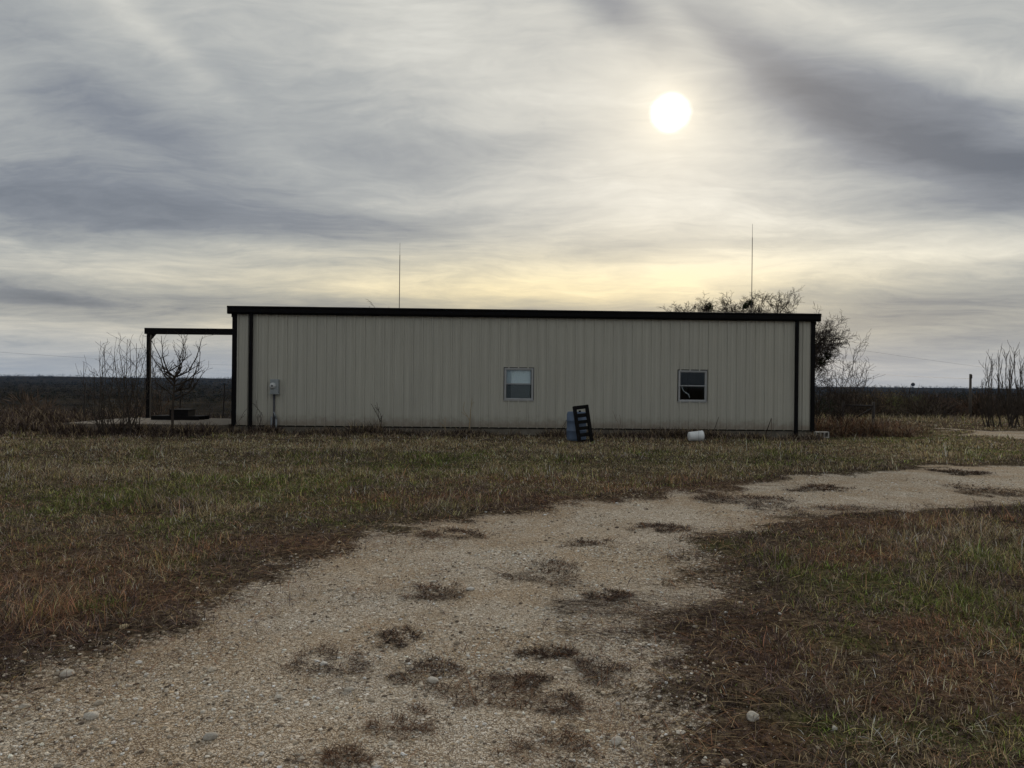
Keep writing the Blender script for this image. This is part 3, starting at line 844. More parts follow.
# windows
def window(w, blind):
    x0, x1, z0, z1 = w; yo = -.045; f = .020
    mb = MB()
    for a, b in (((x0 - .02, yo, z0 - .01), (x0 + f, .06, z1 + .015)), ((x1 - f, yo, z0 - .01), (x1 + .02, .06, z1 + .015)),
                 ((x0 + f, yo, z1 - f), (x1 - f, .06, z1 + .015)), ((x0 + f, yo, z0 - .01), (x1 - f, .06, z0 + f))):
        mb.box(a, b)
    wn = mb.build('window', M_ALU, bd); bevel(wn, .004, 1)
    mb = MB(); mb.box((x0 - .045, yo + .008, z0 - .04), (x1 + .045, -.002, z0 - .012)); mb.build('sill', M_ALU, wn)
    mb = MB(); mb.box((x0 - .045, yo + .02, z1 + .017), (x1 + .045, -.002, z1 + .045)); mb.box((x0 - .042, yo + .021, z0 - .01), (x0 - .022, -.002, z1 + .016)); mb.box((x1 + .022, yo + .021, z0 - .01), (x1 + .042, -.002, z1 + .016))
    mb.build('drip_cap', M_ALU_D if blind else M_TRIM, wn)
    zm = (z0 + z1) / 2 + .01
    def sash(za, zb, y, name):
        mb = MB(); g_ = .022
        mb.box((x0 + f, y, za), (x0 + f + g_, y + .02, zb)); mb.box((x1 - f - g_, y, za), (x1 - f, y + .02, zb))
        mb.box((x0 + f + g_, y, zb - g_), (x1 - f - g_, y + .02, zb)); mb.box((x0 + f + g_, y, za), (x1 - f - g_, y + .02, za + g_))
        mb.build(name, M_ALU, wn)
        mb = MB(); mb.box((x0 + f + g_, y + .008, za + g_), (x1 - f - g_, y + .012, zb - g_)); mb.build('pane', M_GLASS, wn)
    sash(zm - .016, z1 - f, -.03, 'upper_sash'); sash(z0 + f, zm + .016, -.006, 'lower_sash')
    if blind:
        mb = MB(); n = 60; xx = np.linspace(x0 + .17, x1 - .06, n); yy = .050 + .006 * np.sin(np.arange(n) * 1.1)
        v = [(a, b, z0 + .03) for a, b in zip(xx, yy)] + [(a, b, z1 - .03) for a, b in zip(xx, yy)]
        mb.add(v, [[i, i + 1, n + i + 1, n + i] for i in range(n - 1)]); mb.build('curtain', M_BLIND, wn)
        mb = MB(); xx = np.linspace(x0 + .03, x0 + .19, 18); yy = .036 + .006 * np.sin(np.arange(18) * 1.3); n = 18
        v = [(a, b, z0 + .03) for a, b in zip(xx, yy)] + [(a, b, z1 - .03) for a, b in zip(xx, yy)]
        mb.add(v, [[i, i + 1, n + i + 1, n + i] for i in range(n - 1)]); mb.build('curtain', M_BLIND2, wn)
        mb = MB(); mb.box((x0 + .021, .0185, z0 + .035), (x1 - .021, .0205, zm - .02)); 
        mb.build('insect_screen', M_SCREEN, wn)
    else:
        mb = MB(); pts = [(x0 + .10, zm - .03), (x0 + .16, zm - .17), (x0 + .24, zm - .23), (x0 + .33, zm - .28), (x0 + .36, zm - .38)]
        for a, b in zip(pts[:-1], pts[1:]): mb.tube((a[0], .03, a[1]), (b[0], .03, b[1]), .011, n=6)
        mb.build('cord', M_WHITE, wn)
def mat_screen():
    m, g, p = newmat('insect_screen'); out = m.node_tree.nodes['Material Output']
    d = g.n.new('ShaderNodeBsdfDiffuse'); d.inputs[0].default_value = (.03, .035, .045, 1)
    t = g.n.new('ShaderNodeBsdfTransparent'); mx = g.n.new('ShaderNodeMixShader'); mx.inputs[0].default_value = .28
    g.l.new(t.outputs[0], mx.inputs[1]); g.l.new(d.outputs[0], mx.inputs[2]); g.l.new(mx.outputs[0], out.inputs[0])
    return m
M_SCREEN = mat_screen()
window(W1, True); window(W2, False)

# wall coordinates for things that stand by the building
def wall_pt(px, out=0.0, z=0.0):
    t = wx(px); c, s = math.cos(BYAW), math.sin(BYAW)
    return Vector((BL.x + t * c + out * s, BL.y + t * s - out * c, z))

# ------------------------------------------------------------------ electric meter
p = wall_pt(275.5, .034)
em = empty('electric_meter', (p.x, p.y, 0), BYAW)
tag(em, 'grey electric meter box with round glass dial on the left end of the tan wall', 'electric meter')
zt, zb = wz(275, 379.3), wz(275, 393)
mb = MB(); mb.box((-.13, -.13, zb), (.13, 0, zt)); bevel(mb.build('meter_box', M_GREYBOX, em), .008)
mb = MB(); mb.box((-.15, -.14, zb - .035), (.15, 0, zb - .003)); mb.build('box_flange', M_GREYBOX, em)
mb = MB(); M4 = Matrix.Translation((-.045, -.13, (zt + zb) / 2 + .01)) @ Matrix.Rotation(math.pi / 2, 4, 'X')
mb.lathe([(.10, 0), (.10, .02), (.09, .022), (.088, .05), (.065, .075), (.0, .082)], 28, M4); mb.build('meter_dial', M_GLASSDIAL, em, smooth=True)
mb = MB(); mb.lathe([(.03, .079), (.03, .085), (0, .086)], 20, M4); mb.build('dial_face', M_PIPE_D, em)
mb = MB(); mb.tube((-.02, -.06, -.05), (-.02, -.06, zb - .03), .030, n=12); mb.build('conduit', M_PIPE_D, em, smooth=True)
mb = MB(); mb.tube((-.09, -.07, -.05), (-.09, -.07, .55), .026, n=12); mb.build('conduit', M_PIPE, em, smooth=True)
mb = MB(); mb.tube((.06, -.07, -.05), (.06, -.07, .48), .032, n=12); mb.tube((.06, -.07, .48), (-.02, -.065, .70), .028, n=10); mb.build('conduit', M_PIPE, em, smooth=True)

# ------------------------------------------------------------------ barrel
X, Y = gp(577, 441.5)
br = empty('plastic_barrel', (X - .02, Y, float(ground_z(X, Y)[0])))
tag(br, 'faded blue plastic barrel standing behind the black slotted frame', 'barrel')
prof = [(0, .0), (.26, .0), (.28, .02), (.285, .08), (.285, .26), (.294, .275), (.296, .30), (.285, .315), (.285, .55), (.294, .565), (.296, .59), (.285, .605), (.285, .76), (.265, .81), (.262, .83), (.25, .83), (.245, .815), (0, .815)]
mb = MB(); mb.lathe(prof, 40); mb.build('barrel_body', M_BARREL, br, smooth=True)
for (a, b) in ((-.08, -.1), (.1, .08)):
    mb = MB(); M4 = Matrix.Translation((a, b, .81)); mb.lathe([(.035, 0), (.035, .055), (.03, .06), (0, .06)], 16, M4); mb.build('bung', M_BLACK, br)

# ------------------------------------------------------------------ black slotted frame leaning on the barrel
fr = empty('slotted_frame', (0, 0, 0))
tag(fr, 'black upright frame with rungs like a short ladder, leaning in front of the blue barrel', 'frame')
X0, Y0 = gp(584.6, 442.5); z0 = float(ground_z(X0, Y0)[0])
fr.location = (X0, Y0 - .36, z0 - .01)
fr.rotation_euler = (math.radians(-9), math.radians(-7), math.radians(8))
H, Wd = 1.05, .44
for s in (-1, 1):
    mb = MB(); a = s * Wd / 2
    mb.box((min(a, a - s * .085), -.05, 0), (max(a, a - s * .085), .09, H)); bevel(mb.build('side_rail', M_BLACK, fr), .01)
for k, (za, hb) in enumerate(((H - .10, .10), (.72, .10), (.54, .09), (.36, .09), (.17, .10), (0.01, .07))):
    mb = MB(); mb.box((-Wd / 2 + .087, -.03, za), (Wd / 2 - .087, .07, za + hb)); bevel(mb.build('rung', M_BLACK, fr), .008)

# ------------------------------------------------------------------ bucket
X, Y = gp(695.5, 443)
bk = empty('plastic_bucket', (X, Y, float(ground_z(X, Y)[0]) + .148))
bk.rotation_euler = (0, 0, math.radians(9))
tag(bk, 'white plastic bucket lying on its side in the grass below the right window', 'bucket')
Mx = Matrix.Rotation(math.radians(90 - 3), 4, 'Y') @ Matrix.Translation((0, 0, -.2))
mb = MB(); mb.lathe([(0, 0), (.122, 0), (.128, .006), (.143, .30), (.152, .305), (.152, .33), (.145, .335), (.147, .39), (.156, .394), (.156, .404), (.141, .404), (.138, .39), (.122, .02), (0, .015)], 36, Mx)
mb.build('bucket_body', M_WHITE, bk, smooth=True)
mb = MB()
for i in range(16):
    a, b = math.pi * (i / 16) , math.pi * ((i + 1) / 16)
    f = lambda t: Mx @ Vector((.158 * math.cos(t), -.158 * math.sin(t) , .32 - .10 * math.sin(t)))
    mb.tube(f(a), f(b), .003, n=5)
mb.build('handle', M_PIPE, bk)

# ------------------------------------------------------------------ cinder block
p = at(822, 434.5, 24.0); 
cb = empty('concrete_block', (p.x, 23.95, float(ground_z(p.x, 23.95)[0]) + .01), math.radians(3))
tag(cb, 'grey concrete block on its side at the right corner of the building', 'concrete block')
mb = MB(); w, h, dd, t = .43, .20, .19, .032
mb.box((-w/2, 0, 0), (w/2, dd, t)); mb.box((-w/2, 0, h - t), (w/2, dd, h))
for xx in (-w/2, -w/6 - .008, w/6 - t + .008, w/2 - t): mb.box((xx, .001, t), (xx + t, dd - .001, h - t))
mb.box((-w/2 + t, dd - .03, t), (w/2 - t, dd - .004, h - t))
mb.build('block_body', M_BLOCK, cb)

# ------------------------------------------------------------------ concrete pad and frame on the left
mb = MB()
sx0, sx1 = -14.5, BL.x - .06
mb.box((-13.9, 23.2, -.3), (sx1 - .08, 27.2, .29))
o = bevel(mb.build('concrete_pad', M_SLAB), .015); tag(o, kind='structure')
PD = 26.9
cp = empty('carport_frame', (at(148.5, 400, PD).x, PD, .29))
tag(cp, 'open black steel carport frame, one post and a long beam, left of the building', 'carport frame')
xb = BL.x - .05 - cp.location.x
zt_ = at(190, 331.5, PD).z - .29
mb = MB(); mb.box((-.065, -.065, 0), (.065, .065, zt_ - .11)); bevel(mb.build('post', M_TRIM, cp), .008)
mb = MB(); mb.box((-.13, -.10, zt_ - .108), (xb, .10, zt_ + .11)); bevel(mb.build('beam', M_TRIM, cp), .008)
mb = MB(); mb.add([(.087, -.02, zt_ - .30), (.087, .02, zt_ - .30), (.087, .02, zt_ - .11), (.087, -.02, zt_ - .11), (.25, -.02, zt_ - .11), (.25, .02, zt_ - .11)], [[0, 1, 2, 3], [0, 4, 5, 1]], [[0, 3, 4], [1, 5, 2]])
mb.build('gusset', M_TRIM, cp)
mb = MB(); mb.box((-.15, -.15, 0), (.15, .15, .014)); mb.build('base_plate', M_STEEL, cp)
# low dark stack on the pad
p = at(182, 416, 26.3)
stt = empty('pallet_stack', (p.x, 26.2, .292), 0)
tag(stt, 'low dark pallet with a black crate on it, standing on the concrete pad', 'pallet')
for k in range(7): 
    mb = MB(); mb.box((-.82, -.45 + k * .14, .11), (.82, -.35 + k * .14, .135)); mb.build('deck_board', M_BLACK, stt)
for yy in (-.44, 0.0, .42):
    mb = MB(); mb.box((-.82, yy - .02, 0), (.82, yy + .03, .109)); mb.build('runner', M_BLACK, stt)
ck = empty('black_crate', (p.x + .06, 26.2, .428), .0)
tag(ck, 'black crate sitting on the dark pallet on the concrete pad', 'crate')
mb = MB(); mb.box((-.32, -.3, 0), (.32, -.27, .2)); mb.box((-.32, .27, 0), (.32, .3, .2)); mb.box((-.32, -.27, 0), (-.29, .27, .2)); mb.box((.29, -.27, 0), (.32, .27, .2)); mb.box((-.29, -.27, .0), (.29, .27, .02))
mb.build('crate_body', M_BLACK, ck)
mb = MB(); mb.box((-.335, -.315, .202), (.335, .315, .222)); mb.build('lid', M_BLACK, ck)

# wire fence along the pad's back edge
def wire_fence():
    f = empty('wire_fence', (0, 27.6, 0))
    tag(f, 'welded wire mesh fence with dark steel posts behind the concrete pad', 'fence')
    xL, xR = -15.1, -9.1; z0 = float(height(-12.0, 27.6)); zt = 1.62
    for xx in (at(84.5, 400, 27.6).x, -12.2, -10.6, xR):
        mb = MB(); top = 1.55 if xx > -14 else at(86, 383, 27.6).z
        mb.tube((xx - .05, 0, -.3), (xx + .03, 0, top), .026, n=8); mb.build('post', M_STEEL, f)
    mb = MB()
    for xx in np.arange(-12.2, xR, .16): mb.tube((xx, 0, .05), (xx, 0, 1.50), .0035, n=3, caps=False)
    for zz in np.arange(.12, 1.52, .17): mb.tube((-12.2, 0, zz), (xR, 0, zz), .0035, n=3, caps=False)
    for zz in (.5, .8, 1.15): mb.tube((-26, .0, zz - .15), (-12.2, 0, zz), .0025, n=3, caps=False)
    mb.build('wire_mesh', M_WIRE, f)
wire_fence()

# ------------------------------------------------------------------ masts behind the building
for (px, py, D, lab) in ((400, 243, 42, 'thin metal mast rising behind the roof left of centre'), (752.5, 224, 42, 'taller thin metal mast rising behind the roof above the bare tree')):
    top = at(px, py, D); z0 = float(height(top.x, D))
    ms = empty('antenna_mast', (top.x, D, z0)); tag(ms, lab, 'mast', 'masts behind the building')
    Hh = top.z - z0
    mb = MB(); mb.tube((0, 0, -.1), (0, 0, Hh * .55), .026, .024, 8); mb.tube((0, 0, Hh * .55), (0, 0, Hh * .93), .022, .018, 8); mb.build('mast_pole', M_MAST, ms)
    mb = MB(); mb.tube((0, 0, Hh * .93), (0, 0, Hh), .011, .008, 6); mb.build('whip', M_MAST, ms)
    mb = MB()
    for a in range(3):
        mb.tube((0, 0, Hh * .40), (1.3 * math.cos(a * 2.09 + .5), 1.3 * math.sin(a * 2.09 + .5), 0), .004, n=4, caps=False)
    mb.build('guy_wire', M_WIRE, ms)

# ------------------------------------------------------------------ trees
def leaf_clump(mb, c, r, n, s, col):
    d = RNG.normal(0, 1, (n, 3)); d /= np.linalg.norm(d, axis=1)[:, None]
    P = np.array(c) + d * (r * RNG.random(n) ** .4)[:, None]
    a = RNG.normal(0, 1, (n, 3)) * s; b = RNG.normal(0, 1, (n, 3)) * s
    V = np.stack([P, P + a, P + b], 1).reshape(-1, 3)
    cc = np.array(col) * RNG.uniform(.5, 1.5, (n, 1))
    mb.add(V, None, np.arange(3 * n).reshape(-1, 3), np.repeat(cc, 3, 0))

def big_tree():
    rnd = random.Random(5); D = 50.0
    base = at(765, 430, D); z0 = float(height(base.x, D))
    t = empty('bare_tree', (base.x, D, z0))
    tag(t, 'wide bare oak-like tree behind the right end of the building with dark clumps', 'tree')
    trunk = []; crown = []
    grow(trunk, (0, 0, -.3), (0.03, 0, 1), 2.6, .32, 0, rnd, wob=.05, nseg=3, tip=.5)
    tops = [(at(690, 316, D), .11), (at(708, 313, D), .11), (at(726, 312, D), .12), (at(742, 306, D), .12), (at(757, 304, D), .13), (at(772, 306, D), .12), (at(674, 315, D), .10), (at(684, 313, D + 1), .10), (at(698, 313, D - 1), .10), (at(783, 314, D + 2), .10),
            (at(818, 332, D), .12), (at(828, 346, D), .11), (at(833, 362, D), .10), (at(822, 378, D), .09), (at(750, 310, D + 2), .12), (at(764, 310, D - 2), .12), (at(816, 345, D - 2), .1), (at(818, 360, D + 2), .1), (at(824, 352, D), .1), (at(826, 338, D + 1), .1)]
    fork = Vector((.05, 0, 2.2))
    for (q, r) in tops:
        q = q - t.location; q.y += rnd.uniform(-2.5, 2.5)
        mid = fork.lerp(q, .5) + Vector((rnd.uniform(-.4, .4), rnd.uniform(-.6, .6), rnd.uniform(.0, .7)))
        e = fork.lerp(q, .86)
        n1 = fork.lerp(mid, .5) + Vector((0, 0, .3))
        pts = [fork, n1, mid, mid.lerp(e, .5) + Vector((rnd.uniform(-.2, .2), 0, rnd.uniform(-.1, .2))), e]
        rr = [r * 1.2, r, r * .8, r * .6, r * .42]
        for i in range(4): trunk.append((pts[i], pts[i + 1], rr[i], rr[i + 1]))
        for i in (2, 3, 4):
            for k in range(3 if i < 4 else 4):
                d = (q - mid).normalized() + Vector((rnd.gauss(0, .6), rnd.gauss(0, .6), rnd.gauss(0.05, .45)))
                grow(crown, pts[i], d, .95, rr[i] * .5, 4, rnd, .65, .03, 3, 3, .13, .66, .4, .0075)
    mb = MB(); seg_mesh(mb, trunk, 8); mb.build('trunk', M_BARK, t, smooth=True)
    mb = MB(); seg_mesh(mb, crown, 3); mb.build('crown', M_BARK_R, t)
    for (px, py, r) in ((709, 307.5, .30), (746, 306, .20), (751, 303, .16), (828, 356, .26), (822, 362, .30)):
        q = at(px, py, D) - t.location
        mb = MB(); leaf_clump(mb, q, r, 420, .05, (.03, .04, .018)); mb.build('mistletoe_clump', M_SCRUB, t)
big_tree()

def vase_tree(name, base, tips, r, label, cat, mat, seed, L=.55, depth=2, fork=None, rmin=.004, lean=0, spread=.65, up=.10, group=None, rough=4, leader=None):
    rnd = random.Random(seed)
    t = empty(name, tuple(base)); tag(t, label, cat, group)
    tr = []; cr_ = []; f0 = fork
    fork = fork if fork is not None else Vector((0, 0, .05))
    if fork.length > .1: tr.append((Vector((0, 0, -.1)), fork, r * 1.25, r))
    if leader is not None: tr.append((fork, leader, r, r * .5))
    for q in tips:
        q = q - Vector(base)
        if f0 is None: fork = Vector((q.x * .22 + rnd.uniform(-.16, .16), rnd.uniform(-.2, .2), -.05))
        q = q + Vector((0, rnd.uniform(-.3, .3) * q.length * .25, 0))
        a = fork if leader is None else fork.lerp(leader, max(0.0, min(.95, (q.z * .62 - fork.z) / max(leader.z - fork.z, .1) + rnd.uniform(-.15, .15)))); pts = [a]
        for k in (1, 2, 3):
            f = k / 3; m_ = a.lerp(q, f); m_.z += .22 * q.length * math.sin(f * math.pi) * -.35
            m_ += Vector((rnd.gauss(0, .055), rnd.gauss(0, .05), rnd.gauss(0, .02))) * q.length * (.7 if k < 3 else 0)
            pts.append(m_)
        rr = [r * .75, r * .55, r * .36, rmin * 1.3]
        for i in range(3):
            tr.append((pts[i], pts[i + 1], rr[i], rr[i + 1]))
            for k in range(rough):
                f = rnd.random(); s = pts[i].lerp(pts[i + 1], f)
                if (s - Vector((0, 0, 0))).z < (.12 if f0 is None else .35) * max(q.z, .1): continue
                d = (pts[i + 1] - pts[i]).normalized() + Vector((rnd.gauss(0, spread), rnd.gauss(0, spread), rnd.gauss(.05, .2)))
                grow(cr_, s, d, L * rnd.uniform(.6, 1.2), max((rr[i] + rr[i + 1]) * .3, rmin), depth - 1, rnd, spread, up, 3, 2, .14, .65, .4, rmin)
    mb = MB(); seg_mesh(mb, tr, 6); mb.build('trunk', mat, t, smooth=True)
    mb = MB(); seg_mesh(mb, cr_, 3); mb.build('twigs', mat, t)
    return t
def B(px, D, py=None):
    p = at(px, 420, D); return Vector((p.x, D, max(float(ground_z(p.x, D)[0]), -9)))
# young tree in front of the pad
D = 22.1
vase_tree('young_tree', B(172.5, D), [at(a, b, D) for a, b in ((152, 338), (163, 336), (178, 334), (190, 337), (200, 336), (203, 352), (199, 362), (207, 371), (150, 352), (156, 368), (184, 350), (192, 372), (170, 345))], .035,
          'small bare tree with upswept branches in front of the concrete pad', 'tree', M_BARK, 3, .26, 2, Vector((0, 0, .75)), .0045, leader=Vector((.06, 0, 1.75)))
D = 25.4
vase_tree('bare_shrub', B(113, 21.9) , [at(a, b, 21.9) for a, b in ((83, 362), (92, 368), (97, 355), (101, 350), (106, 347), (112, 358), (118, 352), (88, 388), (120, 370), (104, 372))], .022,
          'spindly bare shrub left of the carport post, farthest left of the bare shrubs', 'shrub', M_BARK, 21, .42, 2, None, .004)
vase_tree('bare_shrub', B(130, 21.8), [at(a, b, 21.8) for a, b in ((122, 345), (127, 341), (131, 340), (134, 343), (138, 352), (142, 360), (126, 362), (144, 372), (120, 380), (146, 352))], .024,
          'taller upright bare shrub close beside the carport post', 'shrub', M_BARK, 22, .42, 2, None, .004)
vase_tree('bare_shrub', B(158, 28.5), [at(a, b, 28.5) for a, b in ((150, 362), (155, 358), (160, 365), (153, 350), (164, 372), (147, 378))], .02,
          'thin bare shrub just right of the carport post, behind the small tree', 'shrub', M_BARK, 23, .42, 2, None, .005)
# right of the building
vase_tree('bare_shrub', B(838, 28.0), [at(a, b, 28.0) for a, b in ((868, 372), (864, 362), (858, 358), (852, 350), (866, 384), (845, 366), (836, 372), (828, 378), (856, 370), (842, 376))], .024,
          'many-stemmed bare shrub fanning up beside the right corner of the building', 'shrub', M_BARK, 31, .6, 3, None, .005)
vase_tree('bare_shrub', B(826, 26.0), [at(a, b, 26.0) for a, b in ((815, 394), (820, 388), (828, 384), (834, 390), (840, 396), (846, 400), (812, 402), (850, 392))], .022,
          'low dark shrub close against the right corner of the building', 'shrub', M_BARK_R, 32, .4, 3, None, .005)
SAP = [(988, [(984, 364), (990, 360), (986, 380)], 'leftmost of the bare saplings at the right edge, slightly bent'),
       (998, [(995, 358), (1001, 356), (1000, 372)], 'second bare sapling from the left at the right edge'),
       (1007, [(1002, 362), (1009, 352), (1012, 366)], 'third bare sapling from the left at the right edge'),
       (1016, [(1013, 354), (1018, 350), (1022, 364), (1018, 350)], 'tallest bare sapling, fourth from the left at the right edge'),
       (1024, [(1020, 360), (1026, 356), (1030, 366)], 'bare sapling cut by the right edge of the picture'),
       (1038, [(1034, 356), (1041, 350), (1046, 366)], None)]
for i, (px, tips, lab) in enumerate(SAP):
    if lab is None: continue
    D = 31.5 + (i % 3) * .6
    b0 = B(px - (4 if i % 2 else -3), D)
    vase_tree('bare_sapling', b0, [at(a, b + 1, D) for a, b in tips] + [at(tips[0][0] - 3, tips[0][1] + 26, D), at(tips[-1][0] + 2, tips[-1][1] + 30, D)], .034, lab, 'sapling', M_BARK, 60 + i, .40, 2, None, .007, spread=.3, up=.45, group='bare saplings at the right edge', rough=5)
# little tree top over the roof
tt_ = at(376, 304, 55)
vase_tree('bare_tree', Vector((tt_.x, 55, float(height(tt_.x, 55)))), [at(a, b, 55) for a, b in ((366, 308), (370, 306.5), (374, 307), (380, 308), (390, 310), (362, 311), (396, 312))], .10,
          'bare treetop just peeping over the roof near the left mast', 'tree', M_BARK, 77, .45, 3, Vector((0, 0, 3.0)), .010)

# ------------------------------------------------------------------ rough weeds along walls, pad and mound on the right
def weed_field(name, label, spots, n, L, cols, W=.012, seed=0, lean=.35, segs=3, curl=.35, cat='weeds'):
    mb = MB()
    # spots: (x0,y0,x1,y1,weight,height multiplier) rectangles
    w = np.array([abs((s[2] - s[0]) * (s[3] - s[1])) * s[4] for s in spots]); w = w / w.sum()
    idx = RNG.choice(len(spots), n, p=w); S = np.array([s[:6] for s in spots])[idx]
    x = S[:, 0] + (S[:, 2] - S[:, 0]) * RNG.random(n); y = S[:, 1] + (S[:, 3] - S[:, 1]) * RNG.random(n)
    f = fbm(x, y, 1.6, 4, 101 + seed); k = RNG.random(n) < sst(f, .28, .6); x, y, S, f = x[k], y[k], S[k], f[k]; n = len(x)
    z = ground_z(x, y) - .01
    Ln = L * S[:, 5] * RNG.uniform(.35, 1.2, n) * (.5 + f)
    c = np.array([PAL[q] for q in cols])[RNG.integers(0, len(cols), n)] * RNG.uniform(.6, 1.4, (n, 1))
    blades(mb, np.c_[x, y, z], RNG.uniform(0, 6.28, n), np.abs(RNG.normal(lean, .35, n)), Ln, W * RNG.uniform(.6, 1.3, n), c, segs, curl)
    o = mb.build(name, M_TWIG); tag(o, label, cat, kind='stuff'); return o
weed_field('dry_weeds', 'dark tangled dry weeds along the foot of the tan wall',
           [(-8.7, 22.9, 9.6, 23.6, 1.2, .85), (-8.7, 22.3, 9.6, 22.9, .5, .55), (4.3, 22.6, 6.9, 23.4, 1.6, 1.1), (-5, 22.9, -4, 23.4, 2, 1.6), (-8.7, 22.9, -6.5, 23.4, 1.0, 1.2)], 36000, .30,
           ['dark', 'purple', 'grey', 'tan', 'dark'], .012, 1, .5)
weed_field('rough_weeds', 'brown brush and tall dry weeds in front of and around the concrete pad',
           [(-18, 21.6, -8.9, 23.15, 2.2, .85), (-24, 20.8, -8.9, 21.6, .5, .5), (-24, 22.0, -14.0, 26.5, .8, 1.1), (-26, 26, -13.5, 30.5, .6, 1.3), (-13.8, 27.7, -8.8, 29.0, .5, 1.0)], 60000, .50,
           ['grey', 'dark', 'purple', 'tan', 'dark', 'dark', 'purple'], .014, 2, .6)
weed_field('brush_mound', 'reddish brown mound of tangled dead weeds right of the building',
           [(10.0, 24.6, 12.4, 26.8, 1.4, 1.35), (12.4, 24.8, 13.9, 26.8, .9, .85), (10.0, 26.8, 15.0, 29.5, .6, 1.0)], 26000, .62,
           ['rust', 'rust', 'purple', 'grey', 'dark', 'tan'], .013, 3, .75, 3, .5)
weed_field('ridge_weeds', 'tall dry grass along the brow of the rise, right of the building',
           [(10, 36, 45, 42, 1, 1.0), (12, 29.5, 30, 30.5, .2, .8)], 9000, .35, ['tan', 'grey', 'olive', 'straw'], .02, 4, .35)

# single weed stalks one can count against the wall
STALKS = [(470, 392, 'tall pale curved weed stalk against the wall left of the left window', 3, 'tan', .010), (383, 404, 'dark curly weed against the tan wall, left half', 6, 'dark', .010),
          (262, 402, 'spindly dark weed beside the electric meter', 6, 'dark', .007), (243, 412, 'low dark weed at the left corner of the building between the black trims', 5, 'dark', .006), (560, 418, 'thin bent weed just left of the blue barrel', 4, 'dark', .006),
          (617, 413, 'short upright weed right of the black frame', 2, 'grey', .007), (713, 417, 'thin leaning stalk right of the white bucket', 1, 'dark', .008),
          (765, 418, 'short black leaning stalk near the right downspout', 1, 'dark', .012), (447, 418, 'faint thin weed between the curly weed and the left window', 2, 'tan', .006)]
for i, (px, py, lab, nb, ck_, rad) in enumerate(STALKS):
    rnd = random.Random(200 + i); base = wall_pt(px, .30); base.z = float(ground_z(base.x, base.y)[0])
    D = base.y; top = at(px, py, D); Hh = top.z - base.z
    st_ = []
    d0 = Vector((rnd.uniform(-.15, .25) if nb > 1 else .28, 0, 1))
    if nb == 1:
        st_.append((Vector((-.12, 0, 0)), Vector((.10, 0, Hh)), rad, rad * .5))
    else:
        grow(st_, (0, 0, 0), d0, Hh * .62, rad, 2, rnd, .5, .12, 4, max(2, nb // 2), .12, .6, .35, .0035)
    mb = MB(); seg_mesh(mb, [(a_, b_, r0_ * 1.5, r1_ * 1.6) for a_, b_, r0_, r1_ in st_], 4, np.array(PAL[ck_]) * (.8 if ck_ == 'dark' else 1.0))
    o = mb.build('weed_stalk', M_TWIG); o.location = base
    tag(o, lab, 'weed', 'single weeds standing against the wall')
# pale stake
p0 = gp(771, 442)
mb = MB(); mb.tube((0, 0, -.05), (.01, 0, .68), .010, .009, 6)
o = mb.build('garden_stake', M_BARK_T); o.location = (p0[0], p0[1], 0); tag(o, 'thin pale upright stake in the grass near the right end of the wall', 'stake')

# ------------------------------------------------------------------ dried weed mats on the gravel, one object each
MATS = [(540, 573, 36, 12, 'dark', 'oval dark weed mat alone in the middle of the drive'), (435, 592, 28, 8, 'purple', 'flat dark weed mat left of the oval one in mid drive'),
        (397, 637, 17, 9, 'dark', 'small dark split weed tuft below the flat mat'), (337, 661, 34, 14, 'purple', 'round bristly weed clump on the left half of the drive'),
        (405, 725, 29, 14, 'rust', 'rust brown weed clump near the bottom centre-left of the drive'), (345, 762, 36, 10, 'rust', 'reddish weed mat at the very bottom edge, left of centre'),
        (425, 670, 34, 9, 'purple', 'dark ragged weed strip above the wide brown mat'), (485, 692, 48, 14, 'rust', 'wide brown weed mat in the lower centre of the drive'),
        (548, 655, 22, 5, 'dark', 'thin dark weed strip right of centre above the lower mats'), (597, 671, 24, 9, 'purple', 'dark weed mat near the right side of the lower drive'),
        (566, 703, 22, 10, 'grey', 'brownish weed tuft with bare gravel round it, lower right of the drive'), (548, 752, 38, 18, 'rust', 'large ragged weed mat at the bottom edge right of centre'),
        (588, 543, 26, 4, 'dark', 'thin dark weed streak at the upper middle of the drive'), (455, 533, 30, 5, 'purple', 'faint weed patch near the upper left bend of the drive'),
        (660, 528, 24, 4, 'purple', 'small weed streak right of the upper middle of the drive'), (607, 594, 20, 4, 'dark', 'slim dark weed streak right of the oval mat'),
        (815, 489, 28, 4, 'dark', 'dark weed streak on the far gravel right of the bucket'), (745, 500, 40, 5, 'purple', 'long low weed patch where the drive turns right'),
        (990, 492, 34, 6, 'dark', 'dark weed clump on the far gravel near the right edge'), (830, 513, 70, 7, 'purple', 'broad dark weed band along the near side of the far gravel'),
        (960, 473, 22, 2.5, 'dark', 'faint weed line on the farthest gravel'), (520, 680, 30, 5, 'dark', 'dark runner of weeds joining the wide mat to the right')]
